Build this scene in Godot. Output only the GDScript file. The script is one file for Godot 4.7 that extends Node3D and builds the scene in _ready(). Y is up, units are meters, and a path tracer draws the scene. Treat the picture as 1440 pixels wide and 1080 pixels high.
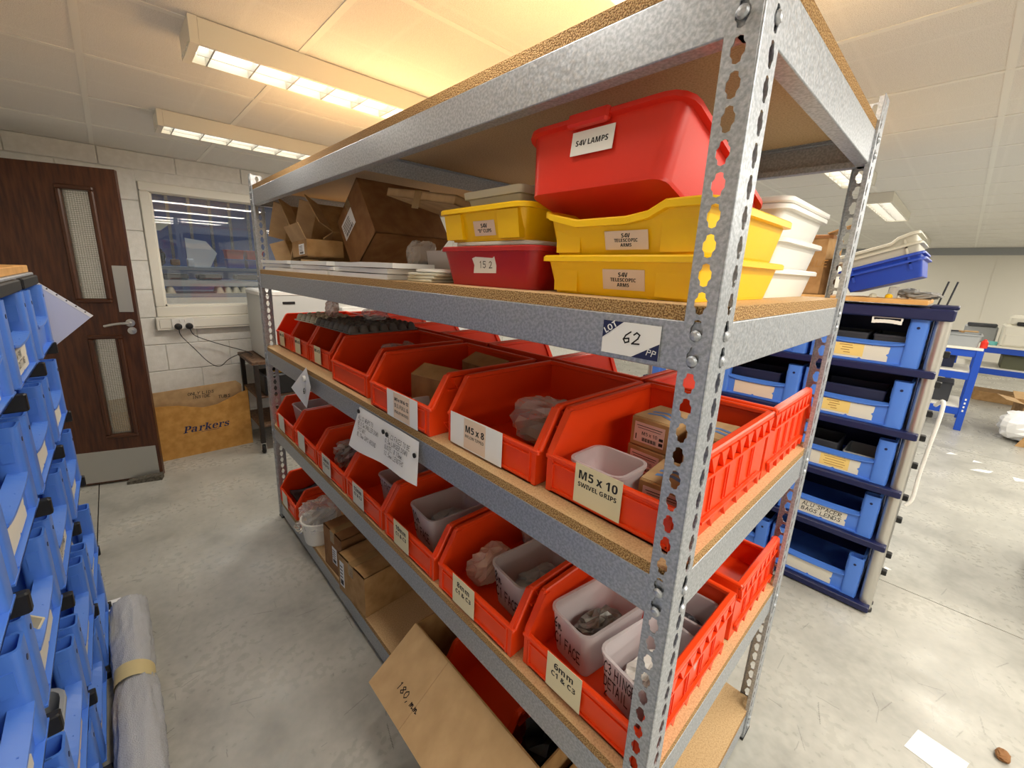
extends Node3D

var M := {}
var used := {}
var gid := 1
var sans: Font
var sansb: Font
const FX := Basis(Vector3(0, 0, 1), Vector3(0, 1, 0), Vector3(-1, 0, 0))
const L := 2.53
const D := 0.915
const SY := [2.0037, 1.5571, 1.112, 0.6224, 0.1038]
const BT := 0.023
const YC := 2.41
const ZW := -4.25

func _ready() -> void:
	setup_view()
	setup_lamps()
	setup_materials()
	build_room()
	build_far_wall()
	build_room_beyond()
	build_door()
	build_rack()
	build_shelf_two()
	build_bins()
	build_shelf_five()
	build_notes()
	build_left_tower()
	build_right_tower()
	build_wall_corner()
	build_far_right()
	build_floor_bits()

# ---------------------------------------------------------------- view and light
func setup_view() -> void:
	var cam := Camera3D.new()
	cam.name = "camera"
	add_child(cam)
	var f := 587.05
	cam.keep_aspect = Camera3D.KEEP_HEIGHT
	cam.set_frustum(0.05 * 1080.0 / f, Vector2(17.91 / f * 0.05, -19.31 / f * 0.05), 0.05, 60.0)
	cam.rotation_order = EULER_ORDER_YXZ
	cam.rotation = Vector3(-0.2326, -0.7457, 0.0377)
	cam.position = Vector3(-0.6288, 1.6196, 0.2312)
	cam.current = true
	var we := WorldEnvironment.new()
	we.name = "world_environment"
	var e := Environment.new()
	e.background_mode = Environment.BG_COLOR
	e.background_color = Color(0.02, 0.02, 0.022)
	e.tonemap_mode = Environment.TONE_MAPPER_LINEAR
	e.tonemap_exposure = EXPOSURE
	e.sdfgi_enabled = true
	e.ssao_enabled = true
	e.ssil_enabled = true
	we.environment = e
	add_child(we)

const EXPOSURE := 1.62
const LAMP_COLOUR := Color(1.0, 0.975, 0.925)
const LAMP_ENERGY := 1.2
# x start, z centre of every strip light; off-grid ones are unseen, added for brightness
const LAMPS := [[-0.32, -1.77], [-0.32, -3.0], [-0.32, -0.47], [-0.32, 0.85], [-0.32, 2.2], [2.05, -0.47], [2.05, 0.85], [2.05, 2.2], [4.45, -0.45], [4.45, 0.85], [4.45, 2.2], [6.7, 2.2], [8.4, -0.45], [8.4, 2.2], [10.2, -2.0], [10.2, 2.4], [6.7, -2.2], [-0.32, 1.55], [2.05, 1.55], [2.05, 2.9]]
const LAMP_LEN := 1.52

func setup_lamps() -> void:
	for a in LAMPS:
		var l := AreaLight3D.new()
		l.name = "strip_lamp"
		l.area_size = Vector2(LAMP_LEN - 0.1, 0.15)
		l.area_normalize_energy = true
		l.light_energy = LAMP_ENERGY
		l.light_color = LAMP_COLOUR
		l.shadow_enabled = true
		l.area_range = 14.0
		l.area_attenuation = 2.0
		add_child(l, true)
		l.rotation = Vector3(-PI / 2, 0, 0)
		l.position = Vector3(a[0] + LAMP_LEN / 2, YC - 0.088, a[1])

# ---------------------------------------------------------------- mesh helpers
func mb() -> SurfaceTool:
	var s := SurfaceTool.new()
	s.begin(Mesh.PRIMITIVE_TRIANGLES)
	return s

func quad(s: SurfaceTool, a: Vector3, b: Vector3, c: Vector3, d: Vector3, flat := true) -> void:
	if flat:
		s.set_smooth_group(-1)
	s.add_vertex(a); s.add_vertex(b); s.add_vertex(c)
	s.add_vertex(a); s.add_vertex(c); s.add_vertex(d)

func tri(s: SurfaceTool, a: Vector3, b: Vector3, c: Vector3) -> void:
	s.set_smooth_group(-1)
	s.add_vertex(a); s.add_vertex(b); s.add_vertex(c)

func box(s: SurfaceTool, c: Vector3, sz: Vector3, bs := Basis.IDENTITY) -> void:
	var h := sz / 2
	var p := []
	for i in 8:
		p.append(c + bs * Vector3(h.x if i & 1 else -h.x, h.y if i & 2 else -h.y, h.z if i & 4 else -h.z))
	quad(s, p[4], p[6], p[7], p[5]); quad(s, p[0], p[1], p[3], p[2])
	quad(s, p[2], p[3], p[7], p[6]); quad(s, p[0], p[4], p[5], p[1])
	quad(s, p[1], p[5], p[7], p[3]); quad(s, p[0], p[2], p[6], p[4])

# box given by its two corners
func bx(s: SurfaceTool, a: Vector3, b: Vector3) -> void:
	box(s, (a + b) / 2, (b - a).abs())

# box with chamfered edges
func cbox(s: SurfaceTool, c: Vector3, sz: Vector3, v: float, bs := Basis.IDENTITY) -> void:
	var h := sz / 2
	v = minf(v, minf(h.x, minf(h.y, h.z)) * 0.9)
	var rings := []
	for a in [[-h.y, v], [-h.y + v, 0.0], [h.y - v, 0.0], [h.y, v]]:
		var y: float = a[0]
		var q: float = a[1]
		var x := h.x - q
		var z := h.z - q
		var r := PackedVector3Array()
		for k in [[x - v, z], [x, z - v], [x, -z + v], [x - v, -z], [-x + v, -z], [-x, -z + v], [-x, z - v], [-x + v, z]]:
			r.append(c + bs * Vector3(k[0], y, k[1]))
		rings.append(r)
	loft(s, rings, true, true, false)

func loft(s: SurfaceTool, rings: Array, cap0 := false, cap1 := false, smooth := true, closed := true) -> void:
	for i in rings.size() - 1:
		gid += 1
		var a: PackedVector3Array = rings[i]
		var b: PackedVector3Array = rings[i + 1]
		var n := a.size()
		for j in (n if closed else n - 1):
			var k := (j + 1) % n
			if smooth:
				s.set_smooth_group(gid)
			quad(s, a[j], b[j], b[k], a[k], not smooth)
	for e in 2:
		if (e == 0 and cap0) or (e == 1 and cap1):
			var r: PackedVector3Array = rings[0] if e == 0 else rings[-1]
			var m := Vector3.ZERO
			for q in r:
				m += q / r.size()
			for j in r.size():
				var k := (j + 1) % r.size()
				if e == 0:
					tri(s, m, r[j], r[k])
				else:
					tri(s, m, r[k], r[j])

# rounded rectangle ring in the xz plane at height y
func rr(w: float, d: float, r: float, y: float, n := 4, off := Vector3.ZERO) -> PackedVector3Array:
	var out := PackedVector3Array()
	r = minf(r, minf(w, d) / 2 * 0.98)
	for q in 4:
		var cx: float = (w / 2 - r) * [1, 1, -1, -1][q]
		var cz: float = (d / 2 - r) * [1, -1, -1, 1][q]
		for i in n + 1:
			var a: float = PI / 2 - (q + float(i) / n) * PI / 2
			out.append(off + Vector3(cx + r * cos(a), y, cz + r * sin(a)))
	return out

func moved(r: PackedVector3Array, t: Transform3D) -> PackedVector3Array:
	var o := PackedVector3Array()
	for p in r:
		o.append(t * p)
	return o

func tube(s: SurfaceTool, pts: Array, r: float, n := 8) -> void:
	var rings := []
	var up := Vector3.UP
	for i in pts.size():
		var d: Vector3 = (pts[mini(i + 1, pts.size() - 1)] - pts[maxi(i - 1, 0)]).normalized()
		if absf(d.dot(up)) > 0.95:
			up = Vector3.RIGHT
		var u := d.cross(up).normalized()
		var v := u.cross(d).normalized()
		up = v
		var ring := PackedVector3Array()
		for k in n:
			var a := TAU * k / n
			ring.append(pts[i] + (u * cos(a) + v * sin(a)) * r)
		rings.append(ring)
	gid += 1
	for i in rings.size() - 1:
		for j in n:
			var k := (j + 1) % n
			s.set_smooth_group(gid)
			quad(s, rings[i][j], rings[i + 1][j], rings[i + 1][k], rings[i][k], false)
	for e in [0, rings.size() - 1]:
		for j in range(1, n - 1):
			tri(s, rings[e][0], rings[e][j], rings[e][j + 1])

func smooth_path(pts: Array, per := 6) -> Array:
	var out := []
	for i in pts.size() - 1:
		var a: Vector3 = pts[maxi(i - 1, 0)]
		var b: Vector3 = pts[i]
		var c: Vector3 = pts[i + 1]
		var d: Vector3 = pts[mini(i + 2, pts.size() - 1)]
		for k in per:
			out.append(b.cubic_interpolate(c, a, d, float(k) / per))
	out.append(pts[-1])
	return out

# profile: array of [radius, height]; axis along the transform's y
func lathe(s: SurfaceTool, prof: Array, t := Transform3D.IDENTITY, n := 16) -> void:
	var rings := []
	for p in prof:
		var r := PackedVector3Array()
		for k in n:
			var a := -TAU * k / n
			r.append(t * Vector3(cos(a) * p[0], p[1], sin(a) * p[0]))
		rings.append(r)
	loft(s, rings, true, true)

# polygon in the plane (x, y) of t, pushed out along its z from -d/2 to d/2
func prism(s: SurfaceTool, poly: PackedVector2Array, d: float, t := Transform3D.IDENTITY) -> void:
	var idx := Geometry2D.triangulate_polygon(poly)
	for i in range(0, idx.size(), 3):
		var a := poly[idx[i]]; var b := poly[idx[i + 1]]; var c := poly[idx[i + 2]]
		tri(s, t * Vector3(a.x, a.y, d / 2), t * Vector3(c.x, c.y, d / 2), t * Vector3(b.x, b.y, d / 2))
		tri(s, t * Vector3(a.x, a.y, -d / 2), t * Vector3(b.x, b.y, -d / 2), t * Vector3(c.x, c.y, -d / 2))
	for i in poly.size():
		var a := poly[i]; var b := poly[(i + 1) % poly.size()]
		quad(s, t * Vector3(a.x, a.y, -d / 2), t * Vector3(a.x, a.y, d / 2), t * Vector3(b.x, b.y, d / 2), t * Vector3(b.x, b.y, -d / 2))

func fin(s: SurfaceTool, m: Material, into: ArrayMesh = null) -> ArrayMesh:
	s.generate_normals()
	s.set_material(m)
	return s.commit(into) if into else s.commit()

func put(called: String, mesh: Mesh, parent: Node = self, at := Transform3D.IDENTITY) -> MeshInstance3D:
	var o := MeshInstance3D.new()
	o.mesh = mesh
	o.name = numbered(called) if parent == self else called
	parent.add_child(o, true)
	o.transform = at
	return o

func obj(called: String, s: SurfaceTool, m: Material, parent: Node = self) -> MeshInstance3D:
	return put(called, fin(s, m), parent)

func numbered(called: String) -> String:
	var k: int = used.get(called, 0)
	used[called] = k + 1
	return called if k == 0 else "%s_%03d" % [called, k]

func tag(o: Node, label: String, category: String, group := "", kind := "") -> Node:
	o.set_meta("label", label)
	if category:
		o.set_meta("category", category)
	if group:
		o.set_meta("group", group)
	if kind:
		o.set_meta("kind", kind)
	return o

func thing(called: String, label: String, category: String, at := Vector3.ZERO, bs := Basis.IDENTITY, group := "") -> Node3D:
	var o := Node3D.new()
	o.name = numbered(called)
	add_child(o)
	o.transform = Transform3D(bs, at)
	tag(o, label, category, group)
	return o

func struct(called: String, s: SurfaceTool, m: Material) -> MeshInstance3D:
	var o := obj(called, s, m)
	o.set_meta("kind", "structure")
	return o

# flat printed lettering; the text is centred on t's origin, reads along t's x, and faces t's z
func lettering(parent: Node, text: String, h: float, t: Transform3D, m: Material, most := 9.0, bold := false) -> void:
	var tm := TextMesh.new()
	tm.text = text
	tm.font = sansb if bold else sans
	tm.font_size = 24
	tm.pixel_size = 0.01
	tm.depth = 0.02
	tm.curve_step = 1.2
	tm.line_spacing = -3.0
	tm.material = m
	var bb := tm.get_aabb().size
	var k := minf(h / maxf(bb.y, 0.001), most / maxf(bb.x, 0.001))
	var o := put("lettering", tm, parent, Transform3D(t.basis * Basis.from_scale(Vector3(k, k, 0.02)), t.origin))
	o.set_meta("label", "printed black lettering on the card")

const G := {"A": [[0, 0, 2, 6, 4, 0], [1, 2, 3.2, 2.2]], "B": [[0, 0, 0, 6, 3, 5.5, 2.6, 3.4, 0, 3.2, 3.4, 2.4, 3, 0.2, 0, 0]], "C": [[4, 5, 2.4, 6, 0.6, 4.6, 0, 2.4, 1, 0.3, 3, 0, 4, 1]], "D": [[0, 0, 0, 6, 2.6, 5.4, 4, 3, 2.8, 0.6, 0, 0]], "E": [[4, 6, 0, 6, 0, 0, 4, 0], [0, 3, 3, 3.2]], "F": [[4, 6, 0, 6, 0, 0], [0, 3, 3, 3.2]], "G": [[4, 5, 2, 6, 0, 3.5, 0.6, 0.6, 2.6, 0, 4, 1.4, 4, 2.8, 2.4, 2.8]], "H": [[0, 0, 0, 6], [4, 0, 4, 6], [0, 3, 4, 3.2]], "I": [[2, 0, 2, 6]], "K": [[0, 0, 0, 6], [4, 6, 0, 2.8, 4, 0]], "L": [[0, 6, 0, 0, 4, 0]], "M": [[0, 0, 0.4, 6, 2, 2, 3.6, 6, 4, 0]], "N": [[0, 0, 0, 6, 4, 0, 4, 6]], "O": [[2, 6, 0.3, 4.6, 0, 2.4, 1.4, 0, 3.4, 0.8, 4, 3.6, 2, 6]], "P": [[0, 0, 0, 6, 3.2, 5.6, 3.4, 3.4, 0, 3]], "R": [[0, 0, 0, 6, 3.2, 5.6, 3, 3.5, 0, 3.1, 4, 0]], "S": [[4, 5.2, 2, 6, 0.4, 4.8, 3.4, 2.4, 3, 0.3, 0, 0.6]], "T": [[0, 6, 4, 6], [2, 6, 2, 0]], "U": [[0, 6, 0.2, 1, 2, 0, 3.8, 1, 4, 6]], "W": [[0, 6, 1, 0, 2, 4, 3, 0, 4, 6]], "Y": [[0, 6, 2, 3.2, 4, 6], [2, 3.2, 1.6, 0]], "Z": [[0, 6, 4, 6, 0, 0, 4, 0]], "Q": [[2, 6, 0, 3, 2, 0, 4, 3, 2, 6], [2.4, 1.6, 4.2, -0.4]], "0": [[2, 6, 0.2, 4, 0.3, 1.6, 2, 0, 3.8, 1.8, 3.6, 4.6, 2, 6]], "1": [[1.2, 5, 2.2, 6, 2, 0]], "2": [[0.2, 4.8, 1.6, 6, 3.4, 5, 2.8, 3, 0, 0, 4, 0.3]], "3": [[0.2, 5.4, 2.4, 6, 3.4, 4.6, 1.4, 3.2, 3.8, 1.8, 2.4, 0, 0, 0.6]], "4": [[3, 0, 3, 6, 0, 2, 4, 2]], "5": [[3.8, 6, 0.6, 6, 0.4, 3.4, 3, 3.6, 3.6, 1.4, 2, 0, 0, 0.6]], "6": [[3.4, 6, 1, 4, 0, 1.8, 1.4, 0, 3.4, 0.8, 3, 2.6, 0.4, 2]], "8": [[2, 3.2, 0.4, 4.6, 2, 6, 3.6, 4.8, 2, 3.2, 0.2, 1.4, 2, 0, 3.8, 1.4, 2, 3.2]], "m": [[0, 0, 0.2, 3, 1, 2.6, 1.4, 0.4, 2, 3, 2.8, 2.6, 3.2, 0.2, 4.4, 0.6]], ",": [[1, 0.4, 0.4, -1.2]], "-": [[0.6, 3, 3.4, 3]], ".": [[1, 0, 1.4, 0.3]], "'": [[1, 6, 1, 4.6]]}

# handwriting as thin pen strokes; the first letter starts at t's origin, reads along t's x and faces t's z
func pen(s: SurfaceTool, text: String, h: float, t: Transform3D, wide := 0.1, slant := 0.12) -> void:
	var x := 0.0
	var u := h / 6.0
	for ch in text:
		if ch == " ":
			x += 3.4
			continue
		for line in G.get(ch, G.get(ch.to_upper(), [])):
			for i in range(0, line.size() - 2, 2):
				var a := Vector2((x + line[i] + line[i + 1] * slant) * u, line[i + 1] * u)
				var b := Vector2((x + line[i + 2] + line[i + 3] * slant) * u, line[i + 3] * u)
				var d := (b - a).normalized() * h * wide / 2
				var n := Vector2(-d.y, d.x)
				a -= d; b += d
				quad(s, t * Vector3(a.x + n.x, a.y + n.y, 0.0004), t * Vector3(b.x + n.x, b.y + n.y, 0.0004), t * Vector3(b.x - n.x, b.y - n.y, 0.0004), t * Vector3(a.x - n.x, a.y - n.y, 0.0004))
		x += 5.4

func written(parent: Node, lines: Array, h: float, t: Transform3D, wide := 0.11, m: Material = null, most := 9.0) -> void:
	var s := mb()
	var k := 1.0
	for l in lines:
		k = minf(k, most / (h * 0.9 * maxi(l.length(), 1)))
	for i in lines.size():
		var q := t.translated_local(Vector3(0, -h * 1.4 * i, 0))
		pen(s, lines[i], h, Transform3D(q.basis * Basis.from_scale(Vector3(k, 1, 1)), q.origin), wide)
	obj("handwriting", s, m if m else M.ink, parent).set_meta("label", "handwritten marker lettering")

# ---------------------------------------------------------------- materials
func noise_tex(freq: float, seed_: int, cols: Array, offs: Array, size := 512, type := FastNoiseLite.TYPE_SIMPLEX_SMOOTH, oct := 4) -> NoiseTexture2D:
	var n := FastNoiseLite.new()
	n.noise_type = type
	n.seed = seed_
	n.frequency = freq
	n.fractal_octaves = oct
	if type == FastNoiseLite.TYPE_CELLULAR:
		n.cellular_return_type = FastNoiseLite.RETURN_CELL_VALUE
		n.fractal_type = FastNoiseLite.FRACTAL_NONE
	var g := Gradient.new()
	g.colors = PackedColorArray(cols)
	g.offsets = PackedFloat32Array(offs)
	var t := NoiseTexture2D.new()
	t.width = size
	t.height = size
	t.seamless = true
	t.noise = n
	t.color_ramp = g
	return t

func mat(c: Color, rough := 0.6, metal := 0.0) -> StandardMaterial3D:
	var m := StandardMaterial3D.new()
	m.albedo_color = c
	m.roughness = rough
	m.metallic = metal
	m.cull_mode = BaseMaterial3D.CULL_DISABLED
	return m

func tex(t: Texture2D, scale: float, rough := 0.6, metal := 0.0, world := false) -> StandardMaterial3D:
	var m := mat(Color.WHITE, rough, metal)
	m.albedo_texture = t
	m.uv1_triplanar = true
	m.uv1_world_triplanar = world
	m.uv1_scale = Vector3.ONE * scale
	return m

func relief(m: StandardMaterial3D, t: Texture2D, k: float) -> void:
	m.heightmap_enabled = true
	m.heightmap_texture = t
	m.heightmap_scale = k

func clear_mat(c: Color, a: float, rough := 0.1) -> StandardMaterial3D:
	var m := mat(Color(c.r, c.g, c.b, a), rough)
	m.transparency = BaseMaterial3D.TRANSPARENCY_ALPHA
	return m

func c8(r: int, g: int, b: int) -> Color:
	return Color8(r, g, b)

func setup_materials() -> void:
	var f := SystemFont.new()
	f.font_names = PackedStringArray(["Droid Sans"])
	sans = f
	var f2 := SystemFont.new()
	f2.font_names = PackedStringArray(["Droid Sans"])
	f2.font_weight = 700
	sansb = f2
	var spangle := noise_tex(0.035, 3, [c8(160, 165, 172), c8(174, 179, 186), c8(184, 188, 195), c8(196, 200, 206)], [0.15, 0.45, 0.65, 0.9], 512, FastNoiseLite.TYPE_SIMPLEX, 5)
	M.galv = tex(spangle, 6.0, 0.46, 0.72)
	M.galv.roughness_texture = noise_tex(0.02, 8, [Color(0.75, 0.75, 0.75), Color.WHITE], [0.3, 0.8])
	M.galv.roughness = 0.55
	M.steel = tex(noise_tex(0.03, 9, [c8(120, 118, 112), c8(165, 163, 158)], [0.2, 0.9]), 2.0, 0.42, 0.8)
	M.board = tex(noise_tex(0.09, 5, [c8(184, 148, 104), c8(206, 172, 126), c8(216, 186, 140)], [0.1, 0.5, 0.95]), 3.5, 0.7)
	M.board_edge = tex(noise_tex(0.045, 6, [c8(138, 98, 54), c8(190, 146, 90), c8(222, 184, 126)], [0.25, 0.5, 0.8], 512, FastNoiseLite.TYPE_SIMPLEX, 5), 9.0, 0.85)
	relief(M.board_edge, noise_tex(0.045, 6, [Color.BLACK, Color.WHITE], [0.25, 0.8], 512, FastNoiseLite.TYPE_SIMPLEX, 5), 0.25)
	M.red_bin = mat(c8(240, 68, 16), 0.36)
	M.red_tote = mat(c8(222, 48, 30), 0.36)
	M.red_dark = mat(c8(172, 24, 28), 0.4)
	M.yellow = mat(c8(250, 200, 8), 0.38)
	M.white_plastic = mat(c8(238, 236, 230), 0.4)
	M.cream = mat(c8(205, 201, 180), 0.45)
	M.blue = mat(c8(82, 132, 226), 0.34)
	M.blue_deep = mat(c8(26, 62, 168), 0.4)
	M.navy = mat(c8(18, 26, 74), 0.42)
	M.black = mat(c8(20, 20, 22), 0.5)
	M.dark_grey = mat(c8(58, 60, 66), 0.5)
	M.grey_plastic = mat(c8(160, 163, 165), 0.45)
	M.alu = mat(c8(205, 203, 198), 0.32, 0.85)
	M.ink = mat(c8(16, 14, 18), 0.6)
	M.print = mat(c8(28, 26, 26), 0.7)
	M.paper = mat(c8(240, 240, 240), 0.75)
	M.card_cream = mat(c8(226, 214, 178), 0.7)
	M.card_pink = mat(c8(232, 208, 186), 0.7)
	var cardt := noise_tex(0.012, 11, [c8(160, 121, 74), c8(175, 136, 88), c8(184, 146, 98)], [0.1, 0.5, 0.9])
	M.card = tex(cardt, 2.0, 0.82)
	M.card_dark = tex(noise_tex(0.012, 13, [c8(134, 92, 54), c8(152, 108, 66)], [0.2, 0.8]), 2.0, 0.82)
	M.card_light = tex(noise_tex(0.012, 14, [c8(180, 147, 104), c8(196, 162, 118)], [0.2, 0.8]), 2.0, 0.82)
	M.tub = clear_mat(c8(222, 214, 216), 0.62, 0.3)
	M.tub.backlight_enabled = true
	M.tub.backlight = Color(0.25, 0.24, 0.24)
	M.bag = clear_mat(c8(236, 232, 230), 0.3, 0.12)
	M.bag_pink = clear_mat(c8(236, 196, 180), 0.55, 0.2)
	M.glass = clear_mat(c8(210, 225, 240), 0.04, 0.02)
	M.wood = tex(noise_tex(0.01, 21, [c8(60, 30, 16), c8(78, 42, 22), c8(92, 52, 28)], [0.15, 0.5, 0.9]), 1.6, 0.4)
	M.wood.uv1_scale = Vector3(7.0, 0.7, 7.0)
	M.wood_trim = mat(c8(74, 40, 20), 0.4)
	M.brushed = mat(c8(196, 196, 192), 0.36, 0.8)
	M.paint = tex(noise_tex(0.02, 31, [c8(236, 234, 227), c8(244, 242, 236)], [0.2, 0.8]), 1.5, 0.6, 0.0, true)
	relief(M.paint, noise_tex(0.08, 32, [Color.BLACK, Color.WHITE], [0.1, 0.9]), 0.05)
	M.trim = mat(c8(236, 232, 220), 0.42)
	M.tile = tex(noise_tex(0.25, 41, [c8(188, 184, 176), c8(236, 233, 226), c8(240, 238, 232)], [0.18, 0.3, 0.9], 512, FastNoiseLite.TYPE_SIMPLEX, 2), 2.4, 0.9, 0.0, true)
	M.tbar = mat(c8(240, 238, 230), 0.5)
	M.fitting = mat(c8(232, 228, 214), 0.42)
	M.glow = mat(c8(255, 252, 244), 0.5)
	M.glow.emission_enabled = true
	M.glow.emission = c8(255, 250, 238)
	M.glow.emission_energy_multiplier = 1.7
	M.concrete = concrete()
	M.rubber = mat(c8(30, 29, 28), 0.8)
	M.wired = clear_mat(c8(226, 226, 208), 0.28, 0.12)
	M.sleeve = mat(c8(242, 242, 240), 0.3)
	M.tape = clear_mat(c8(196, 160, 112), 0.55, 0.15)
	M.blue_print = mat(c8(96, 134, 190), 0.7)
	M.label_pink = mat(c8(226, 190, 178), 0.7)
	M.egg_grey = mat(c8(112, 108, 104), 0.85)
	M.card_pale = mat(c8(226, 222, 208), 0.7)
	M.wrap = mat(c8(222, 190, 172), 0.5)
	M.foil = mat(c8(214, 212, 206), 0.25, 0.8)
	M.navy_print = mat(c8(22, 32, 78), 0.6)
	M.slip = mat(c8(246, 214, 130), 0.75)
	M.brown_print = mat(c8(176, 128, 62), 0.7)
	M.pine = tex(noise_tex(0.01, 24, [c8(206, 152, 84), c8(222, 172, 104)], [0.2, 0.8]), 2.0, 0.55)
	M.pocket = mat(c8(206, 212, 236), 0.25)
	M.panel_brown = mat(c8(150, 128, 112), 0.4, 0.4)
	M.box_navy = mat(c8(30, 38, 72), 0.5)
	M.tray_blue = mat(c8(24, 66, 178), 0.4)
	M.tray_grey = mat(c8(196, 192, 176), 0.45)
	M.glove = mat(c8(150, 148, 144), 0.9)
	M.card_gold = tex(noise_tex(0.012, 16, [c8(184, 132, 62), c8(202, 150, 78)], [0.2, 0.8]), 2.0, 0.8)
	M.rust = tex(noise_tex(0.02, 17, [c8(82, 56, 38), c8(120, 92, 68)], [0.2, 0.8]), 3.0, 0.6)
	M.dark_steel = mat(c8(52, 46, 42), 0.5, 0.4)
	M.appliance = mat(c8(206, 206, 202), 0.45)
	M.printer = mat(c8(232, 228, 214), 0.45)
	M.frame_blue = mat(c8(18, 74, 186), 0.42)
	M.teal = mat(c8(20, 92, 90), 0.5)
	M.turquoise = mat(c8(110, 190, 190), 0.5)
	M.olive = mat(c8(96, 98, 76), 0.6)
	M.green_box = mat(c8(58, 84, 58), 0.55)
	M.bubble = tex(noise_tex(0.35, 44, [c8(164, 166, 170), c8(222, 224, 228)], [0.25, 0.75], 512, FastNoiseLite.TYPE_SIMPLEX, 1), 3.0, 0.2)
	relief(M.bubble, noise_tex(0.12, 45, [Color.BLACK, Color.WHITE], [0.3, 0.7], 512, FastNoiseLite.TYPE_SIMPLEX, 2), 0.1)
	M.masking = mat(c8(222, 204, 150), 0.7)
	M.cab_blue = mat(c8(96, 122, 176), 0.5)
	M.wire = mat(c8(84, 82, 74), 0.5)

func concrete() -> StandardMaterial3D:
	var n := 1024
	var a := FastNoiseLite.new()
	a.seed = 51
	a.frequency = 0.006
	a.fractal_octaves = 5
	var b := FastNoiseLite.new()
	b.seed = 52
	b.frequency = 0.05
	b.fractal_octaves = 3
	var ia := a.get_seamless_image(n, n)
	var ib := b.get_seamless_image(n, n)
	var da := ia.get_data()
	var db := ib.get_data()
	var out := PackedByteArray()
	out.resize(n * n * 3)
	var ro := PackedByteArray()
	ro.resize(n * n)
	for i in n * n:
		var va := da[i] / 255.0
		var vb := db[i] / 255.0
		var v := 176.0 + 28.0 * (va - 0.5) + 16.0 * (vb - 0.5)
		if va < 0.3:
			v -= 36.0 * (0.3 - va)
		if vb < 0.16:
			v -= 70.0 * (0.16 - vb)
		out[i * 3] = clampi(int(v * 1.0), 0, 255)
		out[i * 3 + 1] = clampi(int(v * 0.99), 0, 255)
		out[i * 3 + 2] = clampi(int(v * 0.945), 0, 255)
		ro[i] = clampi(int(84.0 + 44.0 * (0.5 - va) + 44.0 * (vb - 0.5)), 40, 230)
	# fine drag marks and scuffs left by trolleys
	var rng := RandomNumberGenerator.new()
	rng.seed = 53
	for k in 260:
		var x := rng.randf() * n
		var y := rng.randf() * n
		var ang := rng.randf_range(-0.5, 0.5) + (PI / 2 if rng.randf() < 0.3 else 0.0)
		var len := rng.randf_range(6, 46)
		var dk := rng.randf_range(0.72, 0.94)
		for q in int(len):
			var px := (int(x + cos(ang) * q) + n) % n
			var py := (int(y + sin(ang) * q) + n) % n
			var at := (py * n + px) * 3
			for ch in 3:
				out[at + ch] = int(out[at + ch] * dk)
	var im := Image.create_from_data(n, n, false, Image.FORMAT_RGB8, out)
	var ir := Image.create_from_data(n, n, false, Image.FORMAT_L8, ro)
	var m := mat(Color.WHITE, 1.0)
	m.albedo_texture = ImageTexture.create_from_image(im)
	m.roughness_texture = ImageTexture.create_from_image(ir)
	m.uv1_triplanar = true
	m.uv1_world_triplanar = true
	m.uv1_scale = Vector3.ONE * 0.42
	return m

# ---------------------------------------------------------------- the room
const X0 := -1.46
const X1 := 12.0
const Z1 := 4.3

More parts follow.
